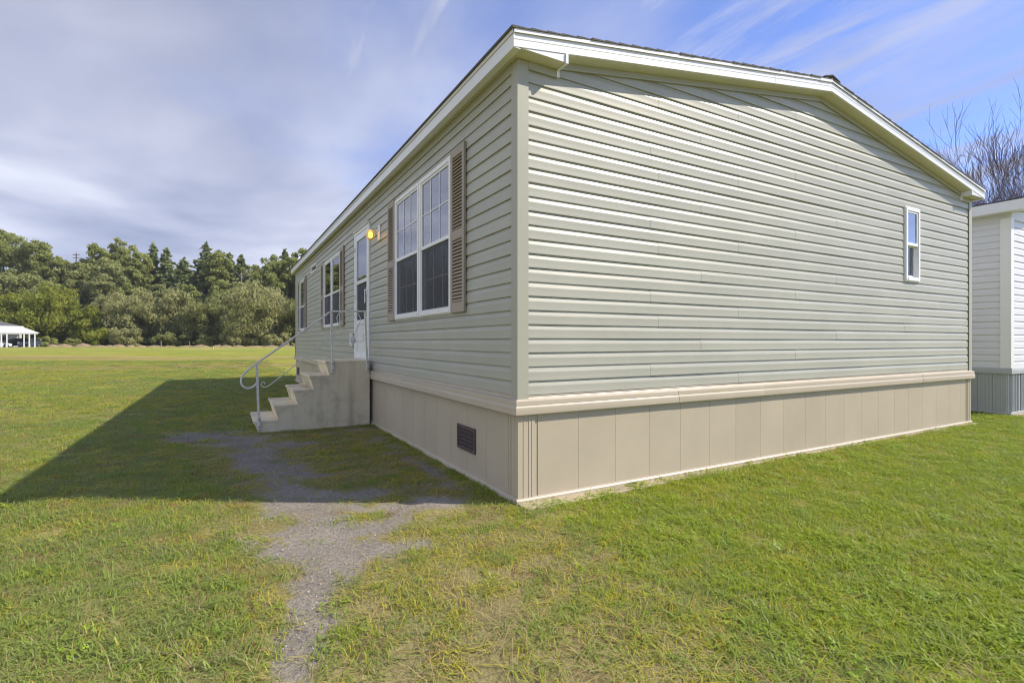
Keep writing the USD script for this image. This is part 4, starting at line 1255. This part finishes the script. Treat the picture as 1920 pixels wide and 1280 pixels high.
mounds = [(98, 16, 8.5), (120, 26, 9.5), (157, 26, 10), (186, 28, 6), (205, 16, 5.5), (222, 22, 7.5), (245, 14, 6), (264, 16, 6), (290, 26, 5), (318, 22, 4), (352, 28, 5), (376, 26, 7), (408, 20, 6), (424, 20, 6), (446, 20, 5), (480, 34, 4), (510, 24, 5), (538, 22, 5)]
for i, (px, w, h) in enumerate(mounds):
    rng = np.random.default_rng(400 + i)
    q = 117 + rng.uniform(-1.5, 1.5)
    p = at(px, q)
    W, Hh = w / 960 * q * 1.5, h / 960 * q * .62
    n = 26
    th = np.linspace(0, 2 * np.pi, n, endpoint=False)
    rows = []
    for r in np.linspace(1, 0, 9)[:-1]:
        x, y = np.cos(th) * r * W / 2, np.sin(th) * r * W * .38
        z = Hh * (1 - r ** 2) ** 1.5 + .75 * Hh * (fbm2(x + i * 9, y, .9, 3, 4) - .5) * (1 - r ** 2) + .16 * (fbm2(x + i * 7, y, 2.6, 5, 3) - .5) * (r < .98) - .22 * (r > .98)
        rows.append(np.stack([x * (1 + .12 * np.sin(3 * th + i)), y, z], -1))
    v = np.vstack(rows + [[[0, 0, Hh * 1.02]]])
    f = []
    for a in range(len(rows) - 1):
        for b in range(n):
            f += [(a * n + b, a * n + (b + 1) % n, (a + 1) * n + (b + 1) % n), (a * n + b, (a + 1) * n + (b + 1) % n, (a + 1) * n + b)]
    for b in range(n):
        f.append(((len(rows) - 1) * n + b, (len(rows) - 1) * n + (b + 1) % n, len(v) - 1))
    zb = float(terrain(p[0], p[1]))
    o = part("dirt_mound", (v @ np.array([[RIGHT[0], RIGHT[1], 0], [FWD[0], FWD[1], 0], [0, 0, 1]]) + np.array([p[0], p[1], zb])[None], np.array(f)), "dirt", None, smooth=50)
    tag(o, f"low heap of bare brown soil, {order(i)} from the carport along the field edge", "dirt heap", "heaps of bare soil along the far field edge")

for px, q, top, bot, w, m, lab in ((302, 112, 638, 650, .16, "post_wood", "pale weathered wooden stake before the dirt heaps, left of the other stakes"), (355, 113, 639, 650, .10, "post_wood", "thin wooden stake in the middle of the dirt heaps"),
                                   (439, 114, 641, 650, .09, "post_wood", "thin dark stake among the heaps below the biggest willow"), (399.5, 78, 648.5, 656, .09, "post_yellow", "short yellow marker stake standing in the open field")):
    p = at(px, q); zb = float(terrain(*p[:2]))
    zt = CZ + (639 - top) / 960 * q
    st_ = thing("stake", lab, "stake", None, (p[0], p[1], zb), YAW)
    part("post", box(-w / 2, w / 2, -w / 2, w / 2, -.2, zt - zb, .012), m, st_)
    if w > .12:
        part("crosspiece", box(-.28, .22, -.04, .04, zt - zb - .22, zt - zb - .10, .01), m, st_)

# utility pole on the hill
p = at(143, 184); zb = float(terrain(*p[:2])); zt = CZ + (639 - 473) / 960 * 184
up_ = thing("utility_pole", "dark utility pole with crossarms that rises from the skyline dip", "utility pole", None, (p[0], p[1], zb), YAW)
part("pole", tube([(0, 0, -.3), (0, 0, (zt - zb) / 2), (0, 0, zt - zb)], .20, 8, .13), "bark", up_)
for dz in (.75, 1.7):
    part("crossarm", box(-1.25, 1.25, -.07, .07, zt - zb - dz - .09, zt - zb - dz + .09, .01), "bark", up_)
for x in (-1.1, -.5, .5, 1.1):
    part("insulator", tube([(x, 0, zt - zb - .66), (x, 0, zt - zb - .5), (x, 0, zt - zb - .38)], .07, 6, .04), "stone_grey", up_)

# ------------------------------------------------------------------ white house with carport and the cars
QF = 152.0
T0 = (40 - 960) / 960
FWD2 = (T0 * RIGHT + FWD) / math.hypot(T0, 1)
RIGHT2 = np.array([FWD2[1], -FWD2[0]])
YAW2 = YAW - math.degrees(math.atan(T0))


def reach(px, q):
    """Forward distance from the camera of the point at photo column px on the house front at distance q."""
    d = (px - 960) / 960 * RIGHT + FWD
    return q / (d @ FWD2), d


def pu(px, q):
    k_, d = reach(px, q)
    return float(k_ * (d @ RIGHT2))


def pz(py, q, px=40):
    return CZ + (639 - py) / 960 * reach(px, q)[0]


def frame_thing(name, label, cat):
    return thing(name, label, cat, None, (CX, CY, 0), YAW2)      # local x = to the right, y = ahead


wh = frame_thing("white_house", "low white house with grey hip roof at the left edge of the field", "house")
WQ = QF + 7
hu1 = pu(41, WQ)
ze = pz(611, WQ)
part("wall", box(hu1 - 16, hu1, WQ, WQ + 9, -.1, ze), "far_white", wh)
e0, e1, ev, rz_ = hu1 - 16.4, pu(43.5, WQ), WQ - .4, pz(594, WQ + 4.5)
hp = np.array([(e0, ev, ze), (e1, ev, ze), (e1, WQ + 9.4, ze), (e0, WQ + 9.4, ze), (e1 - 7.0, WQ + 4.5, rz_), (e0 + 4.3, WQ + 4.5, rz_), (e0, ev, ze - .1), (e1, ev, ze - .1), (e1, WQ + 9.4, ze - .1), (e0, WQ + 9.4, ze - .1)], float)
hf = [(0, 1, 4), (0, 4, 5), (1, 2, 4), (2, 3, 5), (2, 5, 4), (3, 0, 5), (6, 8, 7), (6, 9, 8), (0, 7, 1), (0, 6, 7), (1, 8, 2), (1, 7, 8), (2, 9, 3), (2, 8, 9), (3, 6, 0), (3, 9, 6)]
part("roof", (hp, np.array(hf)), "roof_grey", wh)
part("fascia", join([man(box(e0, e1, ev - .06, ev - .01, ze - .16, ze + .05)), man(box(e1 + .01, e1 + .06, ev - .06, WQ + 9.4, ze - .16, ze + .05))]), "white_metal", wh)
for px, wdt in ((9.5, .9), (1, 1.2)):
    part("window", box(pu(px, WQ) - wdt / 2, pu(px, WQ) + wdt / 2, WQ - .04, WQ + .02, 1.4, 2.4), "car_glass", wh)
part("door", box(pu(14, WQ) - .1, pu(14, WQ) + .8, WQ - .05, WQ + .01, .1, 2.1), "door_panel", wh)

cpt = frame_thing("carport", "white open carport with slim posts beside the white house", "carport")
zf, zbk = pz(622.5, QF), pz(612.5, WQ)
ul, ur, urb = pu(-30, QF), pu(73.5, QF), pu(44.5, WQ)
th = .14
rv = np.array([(ul, QF, zf), (ur, QF, zf), (urb, WQ - .47, zbk), (ul, WQ - .47, zbk)])
rv = np.vstack([rv, rv - [0, 0, th]])
part("roof", (rv, np.array([(0, 1, 2), (0, 2, 3), (4, 6, 5), (4, 7, 6), (0, 5, 1), (0, 4, 5), (1, 6, 2), (1, 5, 6), (2, 7, 3), (2, 6, 7), (3, 4, 0), (3, 7, 4)])), "far_white", cpt)
part("beam", box(ul, ur - .2, QF + .10, QF + .22, zf - th - .20, zf - th + .02), "far_white", cpt)
for px in (2.4, 12.8, 45, 55, 65.3):
    u = pu(px, QF)
    part("post", join([man(box(u - .12, u + .12, QF + .05, QF + .29, -.1, zf - th - .202, .02)), man(box(u - .19, u + .19, QF - .02, QF + .36, -.1, .12, .02))]), "far_white", cpt)
for px in (24, 35):
    u = pu(px, QF + 5)
    part("post", box(u - .09, u + .09, QF + 4.9, QF + 5.1, -.1, zf + .7), "far_white", cpt)
dv = frame_thing("driveway", "grey gravel floor under the carport", None)
tag(dv, None, None, None, "structure")
part("gravel_pad", box(pu(-40, QF + 2), pu(70, QF + 2), QF - .4, WQ - .1, -.05, .045), "stone_grey", dv)


def car(name, label, u, q, rot, paint, L=4.6, Wd=1.78, H=1.45, van=False):
    """Car that faces local -x before it is turned: lower body, glasshouse, wheels, lamps."""
    p = np.array([CX, CY]) + u * RIGHT2 + q * FWD2
    c = thing(name, label, "car", None, (p[0], p[1], .045), YAW2 + rot)
    h = L / 2
    hood = .56 * H if not van else .60 * H
    if van:
        low = [(-h + .05, .25), (-h, .45), (-h + .03, hood - .12), (-h + .18, hood), (-h + 1.25, hood + .05), (h - .12, hood + .08), (h - .02, hood - .05), (h, .42), (h - .06, .25)]
        cab = [(-h + 1.10, hood + .02), (-h + 1.75, H - .06), (-h + 2.05, H), (h - .55, H), (h - .32, H - .06), (h - .10, hood + .05)]
    else:
        low = [(-h + .08, .22), (-h, .42), (-h + .06, hood - .14), (-h + .35, hood - .05), (-h + 1.35, hood + .06), (h - .75, hood + .10), (h - .10, hood + .04), (h, .50), (h - .06, .22)]
        cab = [(-h + 1.25, hood + .03), (-h + 1.95, H - .05), (-h + 2.35, H), (-h + 3.05, H - .03), (h - .55, hood + .07)]
    def ext(pts, w0, w1):
        e = m3.CrossSection([np.array(pts[::-1], float)]); e = e if e.area() > 0 else m3.CrossSection([np.array(pts, float)])
        e = e.extrude(w0).translate((0, 0, -w0 / 2)).rotate((90, 0, 0))
        zl, zh = min(p_[1] for p_ in pts), max(p_[1] for p_ in pts)
        def wp(v):
            v = np.array(v); t = (v[:, 2] - zl) / (zh - zl); v[:, 1] *= 1 + (w1 / w0 - 1) * t; return v
        return e.refine_to_length(.3).warp_batch(wp)
    body = ext(low, Wd, Wd * .96)
    wx = (-h + .85, h - .85)
    wheel_r = .32 if not van else .36
    for x in wx:
        body = body - m3.Manifold.cylinder(4, wheel_r + .06, circular_segments=24, center=True).rotate((90, 0, 0)).translate((x, 0, wheel_r))
    part("body", body, paint, c, smooth=35)
    roofm = ext(cab, Wd * .93, Wd * .74)
    part("cabin", roofm, paint, c, smooth=35)
    # glass set proud of the cabin's sides and ends
    cx_ = sum(p_[0] for p_ in cab) / len(cab)
    ins = [(cx_ + (x - cx_) * .86, hood + .10 + (z - hood) * .74) for x, z in cab]
    gl = ext(ins, Wd * .93, Wd * .80)
    part("side_glass", gl, "car_glass", c)
    ws = [((cab[0][0] + .02, cab[0][1] + .06), (cab[1][0] - .04, cab[1][1] - .05)), ((cab[-1][0] - .02, cab[-1][1] + .06), (cab[-2][0] + .06, cab[-2][1] - .05))]
    for (a, b), s in zip(ws, (-1, 1)):
        part("windscreen" if s < 0 else "rear_glass", m3.Manifold.hull_points(np.array([(x + s * d, y * (.80 if i else .86) * Wd / 2, z) for i, (x, z) in enumerate((a, b)) for y in (-1, 1) for d in (0, .025)])), "car_glass", c)
    for x in wx:
        for y in (-1, 1):
            w = part("wheel", m3.Manifold.cylinder(.20, wheel_r, circular_segments=24, center=True).rotate((90, 0, 0)).translate((x, y * (Wd / 2 - .11), wheel_r)), "tyre", c)
            part("rim", m3.Manifold.cylinder(.03, wheel_r * .68, circular_segments=18, center=True).rotate((90, 0, 0)).translate((x, y * (Wd / 2 - .002), wheel_r)), "hub", w)
    for y in (-1, 1):
        part("headlight", box(-h - .012, -h + .10, y * Wd * .36 - .17, y * Wd * .36 + .17, hood - .26, hood - .12, .02), "lamp_clear", c)
        part("tail_light", box(h - .08, h + .012, y * Wd * .40 - .12, y * Wd * .40 + .12, hood - .24, hood - .08, .02), "lamp_red", c)
    part("bumper", box(-h - .03, -h + .06, -Wd * .44, Wd * .44, .30, .42, .02), paint, c)
    return c


car("parked_car", "white sedan with its nose out between the left carport posts", pu(22.6, QF + 1.4) - 2.4, QF + 1.5, 180, "car_white", 4.8, 1.85, 1.5)
car("parked_car", "black sport utility car angled under the middle of the carport", pu(31, QF + 4), QF + 4.0, 24, "car_black", 4.8, 1.95, 1.9, True)
car("parked_car", "dark blue car behind the two right posts of the carport", pu(55, QF + 3), QF + 3.2, 62, "car_blue", 4.8, 1.95, 1.9, True)

# ------------------------------------------------------------------ grass, clover and gravel
def blade_mesh(rng, n, R, h, w, lean, curl=.5):
    a = rng.uniform(0, 6.283, n); r = R * np.sqrt(rng.random(n))
    bx, by = r * np.cos(a), r * np.sin(a)
    d = rng.uniform(0, 6.283, n)
    hh = h * rng.lognormal(0, .33, n)
    ln_ = lean * np.abs(rng.normal(size=n)) + .10
    ww = w * rng.uniform(.7, 1.3, n)
    tx, ty = np.cos(d), np.sin(d)
    ox, oy = -np.sin(d) * ww / 2, np.cos(d) * ww / 2
    mx, my, mz = bx + tx * hh * ln_ * .35, by + ty * hh * ln_ * .35, hh * .55
    ex, ey, ez = bx + tx * hh * ln_ * (1 + curl), by + ty * hh * ln_ * (1 + curl), hh * np.clip(1.0 - .35 * ln_ ** 2, .25, 1)
    z = np.zeros(n) - .008
    v = np.stack([np.stack([bx - ox, by - oy, z], -1), np.stack([bx + ox, by + oy, z], -1), np.stack([mx + ox * .9, my + oy * .9, mz], -1), np.stack([mx - ox * .9, my - oy * .9, mz], -1), np.stack([ex, ey, ez], -1)], 1).reshape(-1, 3)
    k = np.arange(n)[:, None] * 5
    f = np.concatenate([k + np.array([[0, 1, 2]]), k + np.array([[0, 2, 3]]), k + np.array([[3, 2, 4]])], 0)
    return v, f


def clover_mesh(rng, n, R):
    vs, fs = [], []
    m = 0
    for i in range(n):
        a = rng.uniform(0, 6.283); r = R * math.sqrt(rng.random())
        c = np.array([r * math.cos(a), r * math.sin(a), rng.uniform(.015, .045)])
        s = rng.uniform(.005, .0095)
        t0 = rng.uniform(0, 6.283)
        tilt = rng.normal(size=2) * .35
        for k in range(3):
            t = t0 + k * 2.094
            u = np.array([math.cos(t), math.sin(t), 0]); w_ = np.array([-math.sin(t), math.cos(t), 0])
            q = np.array([c, c + u * s * .9 - w_ * s * .62, c + u * s * 1.75, c + u * s * .9 + w_ * s * .62])
            q[:, 2] += (q[:, 0] - c[0]) * tilt[0] + (q[:, 1] - c[1]) * tilt[1]
            vs.append(q); fs += [(m, m + 1, m + 2), (m, m + 2, m + 3)]; m += 4
    return np.vstack(vs), np.array(fs)


def scatter(name, label, cat, protos, pts, idx, scale, rot_tilt=None, seed=0):
    """One PointInstancer: protos = [(mesh, material)]."""
    rng = np.random.default_rng(seed)
    pi = UsdGeom.PointInstancer.Define(stage, free("/World", name))
    root = str(pi.GetPath())
    targets = []
    for i, (mesh, mat) in enumerate(protos):
        m = usdkit.mesh(stage, f"{root}/kinds/kind_{i + 1:03d}", mesh, MAT[mat], False)
        targets.append(m.GetPath())
    pi.CreatePrototypesRel().SetTargets(targets)
    pi.CreatePositionsAttr(Vt.Vec3fArray.FromNumpy(pts.astype(np.float32)))
    pi.CreateProtoIndicesAttr(Vt.IntArray.FromNumpy(idx.astype(np.int32)))
    pi.CreateScalesAttr(Vt.Vec3fArray.FromNumpy(scale.astype(np.float32)))
    a = rng.uniform(0, 2 * np.pi, len(pts)) / 2
    q = np.zeros((len(pts), 4), np.float16)
    q[:, 0], q[:, 1], q[:, 2], q[:, 3] = 0, 0, np.sin(a), np.cos(a)      # (i, j, k, real)
    pi.CreateOrientationsAttr(Vt.QuathArray.FromNumpy(q))
    return tag(pi.GetPrim(), label, cat, None, "stuff")


def blocked(x, y):
    house_ = (x > -.005) & (x < 7.96) & (y > -.045) & (y < LY)
    st_ = (x > -1.58) & (x < 0) & (y > SY0 + .01) & (y < SY1 - .01)
    nbh = (x > NX - .06) & (y > NY - .10)
    return house_ | st_ | nbh


rng = np.random.default_rng(2024)
bands = [(1.35, 3.2, 330), (3.2, 5.2, 250), (5.2, 8.0, 150), (8.0, 13.0, 70), (13.0, 21.0, 30), (21.0, 34.0, 11)]
P, S, B = [], [], []
for bi, (q0, q1, dens) in enumerate(bands):
    ua = 1.14 * q1 + .5
    n = int((q1 - q0) * 2 * ua * dens)
    q = rng.uniform(q0, q1, n); u = rng.uniform(-ua, ua, n)
    ok = np.abs(u) < 1.14 * q + .5
    q, u = q[ok], u[ok]
    x, y = CX + u * RIGHT[0] + q * FWD[0], CY + u * RIGHT[1] + q * FWD[1]
    # what the house hides is left out
    hidden = (x > .3) & (y > .3) & (x < 7.6)
    ok = ~blocked(x, y) & ~hidden
    P.append(np.stack([x[ok], y[ok]], -1)); B.append(np.full(ok.sum(), bi))
P, B = np.vstack(P), np.concatenate(B)
x, y = P[:, 0], P[:, 1]
bare = bareness(x, y)
thin_ = thinness(x, y)
lush, yel, straw, brown = grass_tint(x, y)
keep = rng.random(len(x)) < np.clip(1.02 - 1.25 * bare, 0.045, 1) * (1 - .62 * thin_ * (fbm2(x, y, 5.5, 61) + .35))
x, y, B, bare, thin_, lush, yel, straw, brown = (k[keep] for k in (x, y, B, bare, thin_, lush, yel, straw, brown))
PROTO = []
KINDS = {}
pr = np.random.default_rng(31)
def kind(key, mat, n, R, h, w, lean, count=2, extra=None):
    ids = []
    for _ in range(count):
        PROTO.append((blade_mesh(pr, n, R, h, w, lean), mat)); ids.append(len(PROTO) - 1)
    KINDS[key] = ids
kind("lush", "blade_lush", 32, .085, .035, .0060, 1.15, 3)
kind("mid", "blade_mid", 32, .085, .034, .0052, 1.2, 3)
kind("olive", "blade_olive", 32, .085, .036, .0050, 1.3, 3)
kind("yellow", "blade_yellow", 28, .085, .033, .0050, 1.3, 3)
kind("straw", "blade_straw", 16, .09, .034, .0026, 1.5, 2)
kind("red", "blade_red", 18, .06, .036, .0030, 1.2, 2)
kind("thatch", "blade_straw", 9, .10, .050, .0022, 3.2, 2)
kind("long", "blade_mid", 16, .07, .085, .0036, 1.1, 2)
PROTO.append((clover_mesh(pr, 34, .09), "clover")); PROTO.append((clover_mesh(pr, 34, .09), "clover")); KINDS["clover"] = [len(PROTO) - 2, len(PROTO) - 1]
N = len(x)
w = np.zeros((N, 9))
names = ["lush", "mid", "olive", "yellow", "straw", "red", "long", "clover", "thatch"]
patch = fbm2(x, y, 1.3, 71)
w[:, 0] = lush * 1.0 + .25 * (1 - lush) * (patch > .55)
w[:, 1] = .55 * lush + .7 * (1 - lush)
w[:, 2] = .65 * (1 - lush) * (1 - .7 * thin_)
w[:, 3] = yel * 1.8 * (1 - .65 * (1 - smoothstep(-2.1, -1.5, x)) * (1 - smoothstep(.5, 2.5, y))) + thin_ * 1.0 + .06
w[:, 4] = .10 + straw * 2.5 + .55 * thin_ + .12 * (1 - lush) + brown * 3.0
w[:, 5] = (.03 + .28 * smoothstep(.50, .64, fbm2(x, y, 2.7, 79))) * (1 - lush) + .34 * thin_ * (fbm2(x, y, 2.2, 73) > .52) + brown * 1.6
w[:, 6] = .03 + .14 * (1 - lush) * (patch > .58)
w[:, 8] = .06 + .22 * (1 - lush) * smoothstep(.45, .65, fbm2(x, y, 3.1, 77)) + .15 * thin_
w[:, 7] = .34 * lush * smoothstep(.45, .6, fbm2(x, y, 1.9, 75)) + .02 * (1 - lush) + .07 * lush
cw = np.cumsum(w / w.sum(1, keepdims=True), 1)
ch = (rng.random(N)[:, None] > cw).sum(1).clip(0, 8)
idx = np.array([KINDS[names[c]][rng.integers(len(KINDS[names[c]]))] for c in ch])
bs = np.array([1.0, 1.05, 1.2, 1.6, 2.3, 3.4])[B]
hs = np.array([1.0, 1.0, 1.0, 1.08, 1.2, 1.3])[B]
g = rng.uniform(.72, 1.2, N) * (1 - .25 * thin_) * (.82 + .30 * (fbm2(x, y, .9, 81) - .5) * 2) * (1 - .35 * bare)
sc = np.stack([bs * (.8 + .2 * g), bs * (.8 + .2 * g), hs * g], -1)
pts = np.stack([x, y, terrain(x, y) - .003], -1)
scatter("grass", "short mown lawn grass, green, yellow and straw coloured blades", "grass", PROTO, pts, idx, sc, seed=7)


# loose gravel on the bare track
def pebble(rng):
    e = trimesh.creation.icosphere(1, 1.0)
    e.vertices *= (1 + .35 * (meshkit.noise(e.vertices * 1.7 + rng.uniform(0, 50, 3))[:, None] - .5) * 2)
    e.vertices *= rng.uniform(.6, 1.0, 3) * np.array([1, 1, .7])
    return np.array(e.vertices) * .5, np.array(e.faces)


stones = [(pebble(pr), "stone_grey"), (pebble(pr), "stone_grey"), (pebble(pr), "stone_brown"), (pebble(pr), "stone_brown"), (pebble(pr), "stone_pale")]
n = 110000
gxx = rng.uniform(-3.2, 0.3, n); gyy = rng.uniform(-2.6, 5.2, n)
bb = bareness(gxx, gyy)
near_ = np.hypot(gxx - CX, gyy - CY)
k = (rng.random(n) < smoothstep(.30, .75, bb) * np.clip(1.15 - near_ * .085, .35, 1)) & ~blocked(gxx, gyy)
gxx, gyy, near_ = gxx[k], gyy[k], near_[k]
size = np.exp(rng.normal(math.log(.0055), .42, len(gxx))) * np.clip(.75 + near_ * .06, 1, 1.5)
pts = np.stack([gxx, gyy, terrain(gxx, gyy) + size * .12], -1)
idx = rng.choice(5, len(gxx), p=[.33, .29, .18, .175, .025])
scatter("gravel", "loose grey gravel on the bare track beside the steps", "gravel", stones, pts, idx, np.repeat(size[:, None], 3, 1), seed=8)

# thin summer haze over the valley
hz = part("haze", box(CX - 900, CX + 900, CY - 900, CY + 900, -6, 95), usdkit.material(stage, "/World/Looks/haze", {"v": ("principled_volume", {"color": (0.96, 0.97, 1.0), "density": 0.0002, "anisotropy": 0.3})}, [], volume="v.volume"))
tag(hz, "thin pale haze over the field and the wooded hill", None, None, "stuff")
